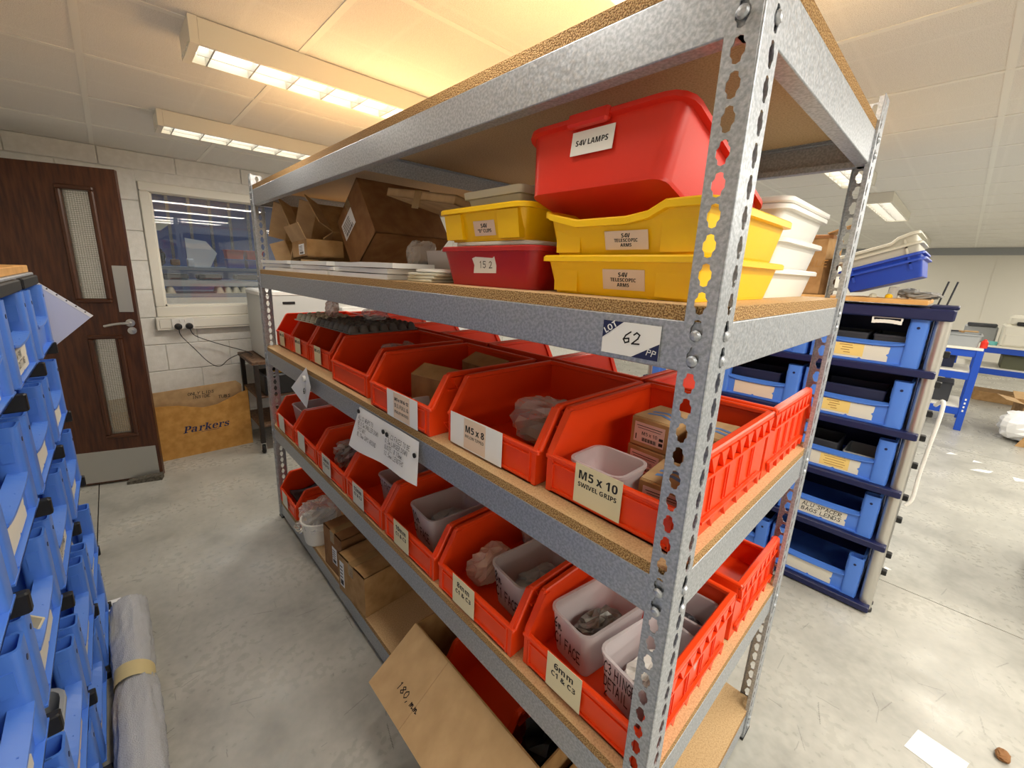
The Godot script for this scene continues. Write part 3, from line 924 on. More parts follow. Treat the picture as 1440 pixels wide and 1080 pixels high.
func build_rack() -> void:
	var r := thing("shelving_rack", "long galvanised steel shelving rack with slotted posts and five chipboard shelves", "shelving rack")
	var WZ := 0.043
	var WX := 0.0625
	var top := 2.085
	for q in [[0, 0, 1, -1], [0, -L, 1, 1], [D, 0, -1, -1], [D, -L, -1, 1]]:
		var s := mb()
		# flange across the front or back face runs along z, the other along x
		slot_flange(s, WZ, 0.004, top, 0.024, Transform3D(Basis(Vector3(0, 0, q[3]), Vector3.UP, Vector3(1, 0, 0)), Vector3(q[0] - q[2] * 0.001, 0, q[1])))
		slot_flange(s, WX, 0.004, top, 0.04, Transform3D(Basis(Vector3(q[2], 0, 0), Vector3.UP, Vector3(0, 0, 1)), Vector3(q[0], 0, q[1] - q[3] * 0.001)))
		# rolled corner and stiffening lips
		tube(s, [Vector3(q[0] - q[2] * 0.0005, 0.004, q[1] - q[3] * 0.0005), Vector3(q[0] - q[2] * 0.0005, top, q[1] - q[3] * 0.0005)], 0.0022, 8)
		box(s, Vector3(q[0] + q[2] * 0.004, top / 2, q[1] + q[3] * WZ), Vector3(0.01, top - 0.01, 0.0022))
		box(s, Vector3(q[0] + q[2] * WX, top / 2, q[1] + q[3] * 0.004), Vector3(0.0022, top - 0.01, 0.01))
		var p := obj("post", s, M.galv, r)
		s = mb()
		bx(s, Vector3(q[0] - q[2] * 0.004, 0, q[1] - q[3] * 0.004), Vector3(q[0] + q[2] * 0.068, 0.006, q[1] + q[3] * 0.05))
		obj("foot_plate", s, M.black, p)
		for y in SY:
			for dy in [-0.02, -0.058]:
				s = mb()
				lathe(s, [[0.0085, 0.0], [0.0085, 0.002], [0.006, 0.0055], [0.001, 0.0065]], Transform3D(Basis(Vector3(0, 0, 1), q[2] * PI / 2), Vector3(q[0] - q[2] * 0.002, y + dy, q[1] + q[3] * 0.024)), 10)
				obj("bolt", s, M.galv, p)
				s = mb()
				lathe(s, [[0.0085, 0.0], [0.0085, 0.002], [0.006, 0.0055], [0.001, 0.0065]], Transform3D(Basis(Vector3(1, 0, 0), -q[3] * PI / 2), Vector3(q[0] + q[2] * 0.04, y + dy, q[1] - q[3] * 0.002)), 10)
				obj("bolt", s, M.galv, p)
	var h := 0.0784
	for i in 5:
		var y: float = SY[i]
		for q in [[0.003, 1], [D - 0.003, -1]]:
			var s := mb()
			box(s, Vector3(q[0] + q[1] * 0.001, y - h / 2, -L / 2), Vector3(0.002, h - 0.006, L - 0.008))
			tube(s, [Vector3(q[0] + q[1] * 0.003, y - h + 0.003, -L + 0.004), Vector3(q[0] + q[1] * 0.003, y - h + 0.003, -0.004)], 0.003, 8)
			tube(s, [Vector3(q[0] + q[1] * 0.003, y - 0.003, -L + 0.004), Vector3(q[0] + q[1] * 0.003, y - 0.003, -0.004)], 0.003, 8)
			box(s, Vector3(q[0] + q[1] * 0.016, y - h + 0.001, -L / 2), Vector3(0.026, 0.002, L - 0.008))
			box(s, Vector3(q[0] + q[1] * 0.016, y - 0.001, -L / 2), Vector3(0.026, 0.002, L - 0.008))
			box(s, Vector3(q[0] + q[1] * 0.029, y - h + 0.008, -L / 2), Vector3(0.002, 0.014, L - 0.008))
			obj("long_beam", s, M.galv, r)
		for q in [[-0.003, -1], [-L + 0.003, 1]]:
			var s := mb()
			box(s, Vector3(D / 2, y - h / 2, q[0] + q[1] * 0.001), Vector3(D - 0.008, h - 0.006, 0.002))
			tube(s, [Vector3(0.004, y - h + 0.003, q[0] + q[1] * 0.003), Vector3(D - 0.004, y - h + 0.003, q[0] + q[1] * 0.003)], 0.003, 8)
			tube(s, [Vector3(0.004, y - 0.003, q[0] + q[1] * 0.003), Vector3(D - 0.004, y - 0.003, q[0] + q[1] * 0.003)], 0.003, 8)
			box(s, Vector3(D / 2, y - h + 0.001, q[0] + q[1] * 0.016), Vector3(D - 0.008, 0.002, 0.026))
			box(s, Vector3(D / 2, y - 0.001, q[0] + q[1] * 0.016), Vector3(D - 0.008, 0.002, 0.026))
			obj("short_beam", s, M.galv, r)
		# cross tie under the board and the chipboard itself
		var s2 := mb()
		for z in [-L * 0.5]:
			box(s2, Vector3(D / 2, y - 0.03, z), Vector3(D - 0.04, 0.055, 0.002))
			box(s2, Vector3(D / 2, y - 0.003, z + 0.012), Vector3(D - 0.04, 0.002, 0.026))
		obj("cross_tie", s2, M.galv, r)
		var a := mb()
		var b := mb()
		var lo := Vector3(0.004, y, -L + 0.004)
		var hi := Vector3(D - 0.004, y + BT, -0.004)
		quad(a, Vector3(lo.x, hi.y, hi.z), Vector3(lo.x, hi.y, lo.z), Vector3(hi.x, hi.y, lo.z), Vector3(hi.x, hi.y, hi.z))
		quad(a, lo, Vector3(lo.x, lo.y, hi.z), Vector3(hi.x, lo.y, hi.z), Vector3(hi.x, lo.y, lo.z))
		quad(b, Vector3(lo.x, lo.y, lo.z), Vector3(lo.x, hi.y, lo.z), Vector3(lo.x, hi.y, hi.z), Vector3(lo.x, lo.y, hi.z))
		quad(b, Vector3(lo.x, lo.y, hi.z), Vector3(lo.x, hi.y, hi.z), Vector3(hi.x, hi.y, hi.z), Vector3(hi.x, lo.y, hi.z))
		quad(b, Vector3(hi.x, lo.y, hi.z), Vector3(hi.x, hi.y, hi.z), Vector3(hi.x, hi.y, lo.z), Vector3(hi.x, lo.y, lo.z))
		quad(b, Vector3(hi.x, lo.y, lo.z), Vector3(hi.x, hi.y, lo.z), Vector3(lo.x, hi.y, lo.z), Vector3(lo.x, lo.y, lo.z))
		var me := fin(a, M.board)
		me = fin(b, M.board_edge, me)
		put("chipboard_shelf", me, r)

func tray_shape(s: SurfaceTool, w: float, d: float, h: float, r: float, taper := 0.9, rim := 0.012, off := Vector3.ZERO) -> void:
	# open tray: w along x, d along z, standing on y = 0; flared walls and a turned-over rim
	var t := 0.003
	var wi := w - 2 * rim
	var di := d - 2 * rim
	loft(s, [rr(wi * taper, di * taper, r * 0.8, 0.0, 4, off), rr(wi * taper + 0.004, di * taper + 0.004, r, 0.006, 4, off), rr(wi, di, r, h - 0.012, 4, off), rr(w, d, r + rim, h - 0.012, 4, off), rr(w, d, r + rim, h - 0.003, 4, off), rr(w - 0.006, d - 0.006, r + rim, h, 4, off), rr(wi - 2 * t, di - 2 * t, r, h, 4, off), rr(wi * taper - 2 * t, di * taper - 2 * t, r, t, 4, off)], true, true)

# ---------------------------------------------------------------- things on the rack
func shelf_y(i: int) -> float:
	return SY[i] + BT + 0.0005

func rotz(deg: float) -> Basis:
	return Basis(Vector3(0, 0, 1), deg_to_rad(deg))

func roty(deg: float) -> Basis:
	return Basis(Vector3(0, 1, 0), deg_to_rad(deg))

# a card fixed to a face that looks along -x; c is its middle in the parent's axes
func card(parent: Node, c: Vector3, w: float, h: float, m: Material, lines: Array, th := 0.09, called := "label", bold := true, tilt := 0.0) -> Node:
	var bs := Basis(Vector3(0, 0, 1), deg_to_rad(-tilt)) * FX
	var s := mb()
	cbox(s, Vector3.ZERO, Vector3(w, h, 0.0012), 0.0003)
	var o := put(called, fin(s, m), parent, Transform3D(bs, c))
	o.set_meta("label", "paper card with print")
	var n := lines.size()
	for i in n:
		if lines[i] == "":
			continue
		lettering(o, lines[i], th * h / 0.3 if i == 0 else th * h / 0.3 * 0.8, Transform3D(Basis.IDENTITY, Vector3(0, h * (0.5 - (i + 1.0) / (n + 1.0)) * 1.0, 0.0008)), M.print, w * 0.82, bold)
	return o

func build_shelf_two() -> void:
	var y := shelf_y(1)
	var s: SurfaceTool
	# two stacked yellow trays
	for k in 2:
		var t := thing("storage_tray", ["yellow plastic tray standing on the chipboard, under another yellow tray", "yellow plastic tray with dipped front rim, under the tilted red tote"][k], "tray", Vector3(0.27, y + 0.0765 * k, -0.222), Basis.IDENTITY, "yellow trays for telescopic arms")
		s = mb()
		var h := 0.076
		if k == 0:
			tray_shape(s, 0.43, 0.35, h, 0.01, 0.92, 0.014)
		else:
			dipped_tray(s, 0.43, 0.35, h + 0.012, 0.01)
		obj("tray_body", s, M.yellow, t)
		for q in [-1, 1]:
			s = mb()
			prism(s, PackedVector2Array([Vector2(-0.206, 0.005), Vector2(-0.196, 0.005), Vector2(-0.186, h - 0.012), Vector2(-0.21, h - 0.012)]), 0.06, Transform3D(Basis.IDENTITY, Vector3(0.012, 0, q * 0.115)))
			obj("corner_panel", s, M.yellow, t)
		card(t, Vector3([-0.1945, -0.1985][k], [0.032, 0.026][k], 0.02), 0.088, [0.038, 0.034][k], M.card_pink, ["S4V", "TELESCOPIC", "ARMS"], 0.066, "label", true, [-13.5, -17.0][k])
	# tilted red tote resting in the upper tray
	var tilt := rotz(-16.5)
	var t := thing("storage_tote", "large red plastic tote tipped back on top of the yellow trays", "tote", Vector3(0.222, y + 0.141, -0.276), tilt)
	s = mb()
	tray_shape(s, 0.44, 0.35, 0.125, 0.03, 0.9, 0.012)
	obj("tote_body", s, M.red_tote, t)
	s = mb()
	cbox(s, Vector3(-0.218, 0.115, -0.01), Vector3(0.016, 0.026, 0.09), 0.004)
	obj("grip_tab", s, M.red_tote, t)
	card(t, Vector3(-0.207, 0.078, -0.0), 0.092, 0.042, M.white_plastic, ["S4V LAMPS"], 0.07, "label", true, -9)
	# dark red tray, white lid, small yellow tray, cream tub
	t = thing("storage_tray", "dark red plastic tray with torn white label marked 15 2", "tray", Vector3(0.235, y, -0.592))
	s = mb()
	tray_shape(s, 0.37, 0.375, 0.098, 0.03, 0.9, 0.01)
	obj("tray_body", s, M.red_dark, t)
	s = mb()
	prism(s, PackedVector2Array([Vector2(-0.045, -0.02), Vector2(0.042, -0.018), Vector2(0.046, 0.0), Vector2(0.042, 0.022), Vector2(0.035, 0.018), Vector2(-0.03, 0.021), Vector2(-0.044, 0.017), Vector2(-0.038, 0.0)]), 0.0012)
	var lb := put("torn_label", fin(s, M.white_plastic), t, Transform3D(Basis(Vector3(0, 0, 1), deg_to_rad(11)) * FX, Vector3(-0.1685, 0.052, 0.0)))
	written(lb, ["15 2"], 0.016, Transform3D(Basis.IDENTITY, Vector3(-0.018, -0.006, 0.0009)))
	t = thing("cover_sheet", "thin white plastic lid between dark red tray and yellow tray", "lid", Vector3(0.235, y + 0.0985, -0.6))
	s = mb()
	loft(s, [rr(0.3, 0.3, 0.04, 0), rr(0.31, 0.31, 0.045, 0.004), rr(0.31, 0.31, 0.045, 0.01), rr(0.3, 0.3, 0.04, 0.013)], true, true)
	obj("lid_plate", s, M.white_plastic, t)
	t = thing("storage_tray", "smaller yellow tray on top of the dark red tray", "tray", Vector3(0.235, y + 0.112, -0.614))
	s = mb()
	tray_shape(s, 0.37, 0.34, 0.08, 0.02, 0.9, 0.016)
	obj("tray_body", s, M.yellow, t)
	for q in [-1, 1]:
		s = mb()
		prism(s, PackedVector2Array([Vector2(-0.166, 0.004), Vector2(-0.15, 0.004), Vector2(-0.15, 0.066), Vector2(-0.176, 0.066)]), 0.07, Transform3D(Basis.IDENTITY, Vector3(0, 0, q * 0.105)))
		obj("corner_panel", s, M.yellow, t)
	card(t, Vector3(-0.161, 0.03, 0.01), 0.08, 0.036, M.card_pink, ["S4V", "\"D\" CLIPS"], 0.085, "label", true, -14.4)
	t = thing("shallow_tub", "cream shallow plastic tub with loose lid on top of the smaller yellow tray", "tub", Vector3(0.235, y + 0.193, -0.614))
	s = mb()
	loft(s, [rr(0.24, 0.19, 0.012, 0), rr(0.26, 0.2, 0.012, 0.026), rr(0.275, 0.22, 0.014, 0.027), rr(0.28, 0.224, 0.014, 0.044), rr(0.27, 0.214, 0.014, 0.046)], true, true)
	obj("tub_body", s, M.cream, t)
	s = mb()
	cbox(s, Vector3(0.03, 0.052, 0.02), Vector3(0.24, 0.004, 0.2), 0.001, rotz(2))
	obj("lid", s, M.cream, t)
	# three white trays behind the yellow ones
	for k in 3:
		t = thing("storage_tray", ["lowest of three white trays stacked at the far edge of the shelf", "middle one of three white trays stacked at the far edge of the shelf", "topmost of three stacked white trays, just behind the red tote"][k], "tray", Vector3(0.695, y + 0.071 * k, -0.245), Basis.IDENTITY, "white trays at the back")
		s = mb()
		tray_shape(s, 0.4, 0.36, 0.07, 0.02, 0.93, 0.014)
		obj("tray_body", s, M.white_plastic, t)
		if k == 2:
			s = mb()
			loft(s, [rr(0.4, 0.36, 0.03, 0.0702), rr(0.404, 0.364, 0.03, 0.074), rr(0.404, 0.364, 0.03, 0.082), rr(0.394, 0.354, 0.03, 0.085)], true, true)
			obj("lid", s, M.white_plastic, t)
	# polythene sleeves and papers lying along the front of the shelf
	var rng := RandomNumberGenerator.new()
	rng.seed = 81
	for k in 9:
		t = thing("polythene_sleeve", "flat white polythene sleeve on the shelf, %s" % ["lowest, by the post", "lowest, mid shelf", "lowest, toward the dark red tray", "second layer by the post", "second layer mid shelf", "second layer with fanned edge", "upper layer by the post", "upper layer with curled corner", "uppermost, shortest"][k], "sleeve", Vector3(0.087 + rng.randf_range(-0.006, 0.006), y + 0.018 * (k / 3) + 0.0005, -2.2 + (k % 3) * 0.5 + rng.randf_range(-0.04, 0.04)), roty(rng.randf_range(-3, 3)), "polythene sleeves on the shelf")
		s = mb()
		sheet(s, 0.15, 0.46, 0.013, 0.005, k)
		obj("sleeve_sheet", s, M.sleeve, t)
	for k in 4:
		t = thing("tub_cover", "pale stacked plastic lid beside the dark red tray, %s" % ["lowest", "second from below", "third from below", "topmost and round"][k], "lid", Vector3(0.12, y + 0.0005 + 0.009 * k, -0.86 + 0.004 * k), roty(k * 4.0), "lids beside the dark red tray")
		s = mb()
		if k < 3:
			cbox(s, Vector3(0, 0.004, 0), Vector3(0.16, 0.008, 0.13), 0.002)
		else:
			lathe(s, [[0.075, 0.0], [0.08, 0.003], [0.08, 0.008], [0.06, 0.011], [0.0, 0.012]])
		obj("lid_plate", s, M.cream if k < 3 else M.white_plastic, t)
	# clear bag and grey tub of parts by the cartons
	t = thing("parts_tub", "square translucent tub of grey parts behind the stacked lids", "tub", Vector3(0.3, y, -1.0))
	s = mb()
	loft(s, [rr(0.16, 0.17, 0.02, 0), rr(0.18, 0.19, 0.02, 0.1), rr(0.174, 0.184, 0.02, 0.1), rr(0.154, 0.164, 0.02, 0.004)], true, true)
	obj("tub_body", s, M.tub, t)
	s = mb()
	crumple(s, Vector3(0, 0.045, 0), Vector3(0.07, 0.04, 0.075), 5, 0.4)
	obj("contents", s, M.grey_plastic, t)
	t = thing("polythene_bag", "clear polythene bag leaning between the large carton and the tub", "bag", Vector3(0.25, y, -1.17))
	s = mb()
	crumple(s, Vector3(0, 0.075, 0), Vector3(0.06, 0.073, 0.05), 7, 0.5)
	obj("bag_skin", s, M.bag, t)
	s = mb()
	crumple(s, Vector3(0, 0.035, 0), Vector3(0.045, 0.033, 0.04), 8, 0.4)
	obj("contents", s, M.dark_grey, t)
	# brown cartons thrown in on their corners
	carton("carton", "large brown carton lying on its edge with white address label", Vector3(0.365, y + 0.09, -1.525), Basis(Vector3(1, 0, 0), deg_to_rad(-36)), Vector3(0.36, 0.28, 0.28), 0, M.card_dark, [Vector3(-0.181, 0.19, -0.045), 0.13, 0.08], 0)
	carton("carton", "open brown carton with spread flaps next to the end post", Vector3(0.34, y + 0.176, -2.3), Basis(Vector3(1, 0, 0), deg_to_rad(42)) * rotz(90), Vector3(0.23, 0.2, 0.23), 3, M.card, [], 0)
	carton("carton", "open brown carton tipped between the other two cartons", Vector3(0.36, y + 0.17, -1.95), Basis(Vector3(1, 0, 0), deg_to_rad(38)) * rotz(90), Vector3(0.22, 0.2, 0.22), 3, M.card, [], 0)
	carton("carton", "small brown carton with pale flap and printed labels in front of the large carton", Vector3(0.1, y + 0.066, -1.83), Basis(Vector3(1, 0, 0), deg_to_rad(-3)), Vector3(0.16, 0.075, 0.2), 4, M.card, [Vector3(-0.081, 0.035, 0.03), 0.07, 0.045], 0)
	carton("carton", "flattened brown carton wedged under the top shelf beside the cream tub", Vector3(0.4, y + 0.235, -1.12), Basis(Vector3(1, 0, 0), deg_to_rad(9)) * rotz(-10), Vector3(0.42, 0.03, 0.44), 0, M.card_light, [], 0)

func dipped_tray(s: SurfaceTool, w: float, d: float, h: float, r: float) -> void:
	# like tray_shape with the rim of the front side dipping between two shoulders
	var rim := 0.014
	var t := 0.003
	var wi := w - 2 * rim
	var di := d - 2 * rim
	var rings := [rr(wi * 0.92, di * 0.92, r * 0.8, 0.0), rr(wi * 0.92 + 0.004, di * 0.92 + 0.004, r, 0.006), rr(wi, di, r, h - 0.014), rr(w, d, r + rim, h - 0.014), rr(w, d, r + rim, h - 0.003), rr(w - 0.006, d - 0.006, r + rim, h), rr(wi - 2 * t, di - 2 * t, r, h), rr(wi * 0.92 - 2 * t, di * 0.92 - 2 * t, r, t)]
	# subdivide the front edge so that it can dip
	var out := []
	for i in rings.size():
		var ring: PackedVector3Array = rings[i]
		var q := PackedVector3Array()
		for j in ring.size():
			var a := ring[j]
			var b := ring[(j + 1) % ring.size()]
			q.append(a)
			if a.x < 0 and b.x < 0 and absf(a.z - b.z) > 0.1:
				for f in [0.22, 0.34, 0.42, 0.58, 0.72, 0.82]:
					q.append(a.lerp(b, f))
		if i >= 2 and i <= 6:
			for j in q.size():
				var p := q[j]
				if p.x < -wi * 0.45:
					var k: float = clampf((0.125 - absf(p.z + 0.035)) / 0.035, 0.0, 1.0)
					q[j] = p - Vector3(0, 0.022 * k, 0)
		out.append(q)
	loft(s, out, true, true)

func sheet(s: SurfaceTool, w: float, d: float, th: float, amp: float, seed_: int) -> void:
	var n := FastNoiseLite.new()
	n.seed = seed_
	n.frequency = 5.0
	var nx := 6
	var nz := 12
	var top := []
	for i in nx + 1:
		var row := []
		for j in nz + 1:
			var x := (float(i) / nx - 0.5) * w
			var z := (float(j) / nz - 0.5) * d
			row.append(Vector3(x, th + amp * (0.5 + 0.5 * n.get_noise_2d(x, z)), z))
		top.append(row)
	gid += 1
	for i in nx:
		for j in nz:
			s.set_smooth_group(gid)
			quad(s, top[i][j], top[i + 1][j], top[i + 1][j + 1], top[i][j + 1], false)
	for i in nx:
		for j in [0, nz]:
			var a: Vector3 = top[i][j]
			var b: Vector3 = top[i + 1][j]
			quad(s, a, b, Vector3(b.x, 0, b.z), Vector3(a.x, 0, a.z))
	for j in nz:
		for i in [0, nx]:
			var a: Vector3 = top[i][j]
			var b: Vector3 = top[i][j + 1]
			quad(s, a, b, Vector3(b.x, 0, b.z), Vector3(a.x, 0, a.z))
	quad(s, Vector3(-w / 2, 0, -d / 2), Vector3(w / 2, 0, -d / 2), Vector3(w / 2, 0, d / 2), Vector3(-w / 2, 0, d / 2))

# a creased, lumpy closed skin (bags and what is in them)
func crumple(s: SurfaceTool, c: Vector3, r: Vector3, seed_: int, rough: float, nu := 18, nv := 12) -> void:
	var n := FastNoiseLite.new()
	n.seed = seed_
	n.frequency = 1.3
	n.fractal_octaves = 3
	var pts := []
	for j in nv + 1:
		var row := []
		var ph := PI * j / nv - PI / 2
		for i in nu:
			var a := TAU * i / nu
			var d := Vector3(cos(ph) * cos(a), sin(ph), cos(ph) * sin(a))
			# squared off a little and creased
			var q := Vector3(signf(d.x) * pow(absf(d.x), 0.7), signf(d.y) * pow(absf(d.y), 0.8), signf(d.z) * pow(absf(d.z), 0.7))
			var k := 1.0 - rough * 0.5 * absf(n.get_noise_3d(d.x * 2, d.y * 2, d.z * 2)) * 2.0
			row.append(c + q * r * k)
		pts.append(row)
	for j in nv:
		for i in nu:
			var k := (i + 1) % nu
			if j > 0:
				tri(s, pts[j][i], pts[j + 1][i], pts[j][k])
			if j < nv - 1:
				tri(s, pts[j][k], pts[j + 1][i], pts[j + 1][k])

# an open or shut carton: sz = x, y, z; flaps: 0 shut, 1 one flap out, 2 four flaps out
func carton(called: String, label: String, at: Vector3, bs: Basis, sz: Vector3, flaps: int, m: Material, lab: Array, turn: float) -> Node3D:
	var t := thing(called, label, "box", at, bs, "brown cartons on the rack")
	var w := 0.005
	var s := mb()
	box(s, Vector3(0, w / 2, 0), Vector3(sz.x, w, sz.z))
	for q in [-1, 1]:
		box(s, Vector3(q * (sz.x - w) / 2, sz.y / 2, 0), Vector3(w, sz.y, sz.z))
		box(s, Vector3(0, sz.y / 2, q * (sz.z - w) / 2), Vector3(sz.x - 2 * w, sz.y, w))
	obj("carton_walls", s, m, t)
	if flaps == 0:
		for q in [-1, 1]:
			s = mb()
			box(s, Vector3(0, sz.y - w / 2, q * (sz.z / 4 + 0.0005)), Vector3(sz.x, w, sz.z / 2 - 0.001))
			obj("flap", s, m, t)
		s = mb()
		box(s, Vector3(0, sz.y + 0.0005, 0), Vector3(sz.x, 0.0008, 0.045))
		for q in [-1, 1]:
			box(s, Vector3(q * (sz.x / 2 + 0.0004), sz.y - 0.03, 0), Vector3(0.0008, 0.06, 0.045))
		obj("packing_tape", s, M.tape, t)
	else:
		var dirs := [[Vector3(-1, 0, 0), sz.x, sz.z], [Vector3(0, 0, 1), sz.z, sz.x], [Vector3(1, 0, 0), sz.x, sz.z], [Vector3(0, 0, -1), sz.z, sz.x]]
		for k in dirs.size():
			var dv: Vector3 = dirs[k][0]
			if flaps == 4 and k != 0:
				continue
			var up: float = [0.35, 0.8, 0.5, 0.2][k] if flaps < 3 else [2.2, 1.1, 1.6, 3.0][k]
			var f := (dv + Vector3(0, up, 0)).normalized()
			var len: float = sz.z * (0.5 if flaps < 3 else 0.36)
			var edge := dv * float(dirs[k][1]) / 2 + Vector3(0, sz.y, 0)
			var wide := dv.cross(Vector3.UP)
			s = mb()
			box(s, edge + f * len / 2, Vector3(float(dirs[k][2]) - 0.004, 0.004, len), Basis(wide, wide.cross(f) * -1.0, f))
			obj("flap", s, M.card_light, t)
			if flaps == 1 and k == 1:
				break
	if lab.size():
		s = mb()
		box(s, Vector3.ZERO, Vector3(lab[1], lab[2], 0.0008))
		var o := put("address_label", fin(s, M.paper), t, Transform3D(Basis(Vector3(1, 0, 0), deg_to_rad(turn)) * FX, lab[0]))
		s = mb()
		for i in 4:
			box(s, Vector3(-lab[1] * 0.1, lab[2] * (0.3 - 0.14 * i), 0.0006), Vector3(lab[1] * 0.6, lab[2] * 0.045, 0.0004))
		for i in 14:
			box(s, Vector3(lab[1] * (-0.35 + 0.05 * i), -lab[2] * 0.33, 0.0006), Vector3(lab[1] * (0.012 + 0.012 * ((i * 7) % 3)), lab[2] * 0.2, 0.0004))
		obj("print_marks", s, M.print, o)
	return t

# ---------------------------------------------------------------- picking bins
var bin_cache := {}

func bin_meshes(W: float, Dp: float, H: float) -> Array:
	var key := "%s %s %s" % [W, Dp, H]
	if bin_cache.has(key):
		return bin_cache[key]
	var t := 0.004
	var hf := 0.088
	var sl := 0.062
	var s := mb()
	var prof := PackedVector2Array([Vector2(0.001, 0.0005), Vector2(Dp - 0.001, 0.0005), Vector2(Dp - 0.001, H), Vector2(sl, H), Vector2(0.004, hf)])
	for q in [-1, 1]:
		prism(s, prof, t, Transform3D(Basis.IDENTITY, Vector3(0, 0, q * (W / 2 - 0.01 - t / 2))))
	bx(s, Vector3(0, 0, -W / 2 + 0.012), Vector3(Dp, t, W / 2 - 0.012))
	bx(s, Vector3(Dp - t, 0, -W / 2 + 0.012), Vector3(Dp, H, W / 2 - 0.012))
	bx(s, Vector3(0, 0, -W / 2 + 0.012), Vector3(t, hf - 0.004, W / 2 - 0.012))
	for q in [-1, 1]:
		var zo: float = q * (W / 2 - 0.005)
		# panel rails, paired ribs and gussets on the outside of each side
		box(s, Vector3(Dp * 0.56, H - 0.052, zo), Vector3(Dp * 0.84, 0.006, 0.009))
		box(s, Vector3(Dp * 0.56, 0.038, zo), Vector3(Dp * 0.76, 0.006, 0.007))
		for k in 4:
			for e in [-0.006, 0.006]:
				box(s, Vector3(Dp * (0.27 + 0.17 * k) + e, H * 0.47, q * (W / 2 - 0.0085)), Vector3(0.0025, H * 0.42, 0.004))
		for k in 8:
			var gx := sl + 0.03 + k * (Dp - sl - 0.05) / 7.0
			prism(s, PackedVector2Array([Vector2(-0.018, H - 0.014), Vector2(0.018, H - 0.014), Vector2(0.004, H - 0.05)]), 0.009, Transform3D(Basis.IDENTITY, Vector3(gx, 0, zo)))
		for k in 6:
			var gx := 0.06 + k * (Dp - 0.1) / 5.0
			prism(s, PackedVector2Array([Vector2(-0.012, 0.036), Vector2(0.012, 0.036), Vector2(0.003, 0.012)]), 0.008, Transform3D(Basis.IDENTITY, Vector3(gx, 0, zo)))
		# front cheeks
		prism(s, PackedVector2Array([Vector2(-0.0015, 0.002), Vector2(0.022, 0.002), Vector2(0.022, hf), Vector2(0.075, H - 0.006), Vector2(0.057, H - 0.006), Vector2(-0.0015, hf)]), 0.0125, Transform3D(Basis.IDENTITY, Vector3(0, 0, q * (W / 2 - 0.015))))
	var body := fin(s, M.red_bin)
	# rolled rim along the slopes, sides, back and front
	s = mb()
	for q in [-1, 1]:
		var z: float = q * (W / 2 - 0.0085)
		cbox(s, Vector3((sl + Dp) / 2, H - 0.005, z), Vector3(Dp - sl, 0.014, 0.017), 0.003)
		var a := Vector3(0.004, hf, z)
		var b := Vector3(sl, H, z)
		var d := (b - a)
		cbox(s, (a + b) / 2 + Vector3(0.003, -0.003, 0), Vector3(d.length(), 0.012, 0.017), 0.003, Basis(d.normalized(), d.normalized().cross(Vector3(0, 0, -1)) , Vector3(0, 0, 1)))
	cbox(s, Vector3(Dp - 0.006, H - 0.005, 0), Vector3(0.014, 0.014, W), 0.003)
	cbox(s, Vector3(0.004, hf - 0.004, 0), Vector3(0.014, 0.012, W - 0.004), 0.003)
	var rim := fin(s, M.red_bin)
	# raised label frame on the front wall
	s = mb()
	for q in [-1, 1]:
		box(s, Vector3(-0.002, hf / 2, q * (W * 0.42)), Vector3(0.004, hf - 0.012, 0.005))
	box(s, Vector3(-0.002, 0.012, 0), Vector3(0.004, 0.005, W * 0.84))
	box(s, Vector3(-0.002, hf - 0.016, 0), Vector3(0.004, 0.004, W * 0.84))
	var holder := fin(s, M.red_bin)
	bin_cache[key] = [body, rim, holder]
	return bin_cache[key]

func bin(label: String, group: String, at: Vector3, W: float, Dp: float, H: float, back := false) -> Node3D:
	var t := thing("picking_bin", label, "bin", at, roty(180) if back else Basis.IDENTITY, group)
	var m := bin_meshes(W, Dp, H)
	put("bin_body", m[0], t)
	put("rim", m[1], t)
	put("label_holder", m[2], t)
	return t

func tub(label: String, at: Vector3, ang: float, w: float, d: float, h: float, writing: Array, fill: Material = null, side := -1) -> Node3D:
	var t := thing("plastic_tub", label, "tub", at, roty(ang), "translucent tubs in the bins")
	var s := mb()
	loft(s, [rr(w * 0.84, d * 0.84, 0.016, 0), rr(w * 0.87, d * 0.87, 0.02, 0.006), rr(w, d, 0.026, h - 0.008), rr(w + 0.008, d + 0.008, 0.03, h - 0.006), rr(w + 0.008, d + 0.008, 0.03, h), rr(w - 0.006, d - 0.006, 0.024, h), rr(w * 0.84 - 0.006, d * 0.84 - 0.006, 0.016, 0.004)], true, true)
	obj("tub_wall", s, M.tub, t)
	if fill:
		s = mb()
		crumple(s, Vector3(0, h * 0.36, 0), Vector3(w * 0.34, h * 0.33, d * 0.34), int(at.z * -97) + 3, 0.6)
		obj("contents", s, fill, t)
	if writing.size():
		var lean := atan2(w * 0.07, h)
		var bs := Basis(Vector3(0, 0, 1), lean) * FX
		written(t, writing, h * 0.26, Transform3D(bs, Vector3(-w * 0.4715 - 0.0015, h * 0.62, -d * 0.36)), 0.15, null, d * 0.74)
	return t

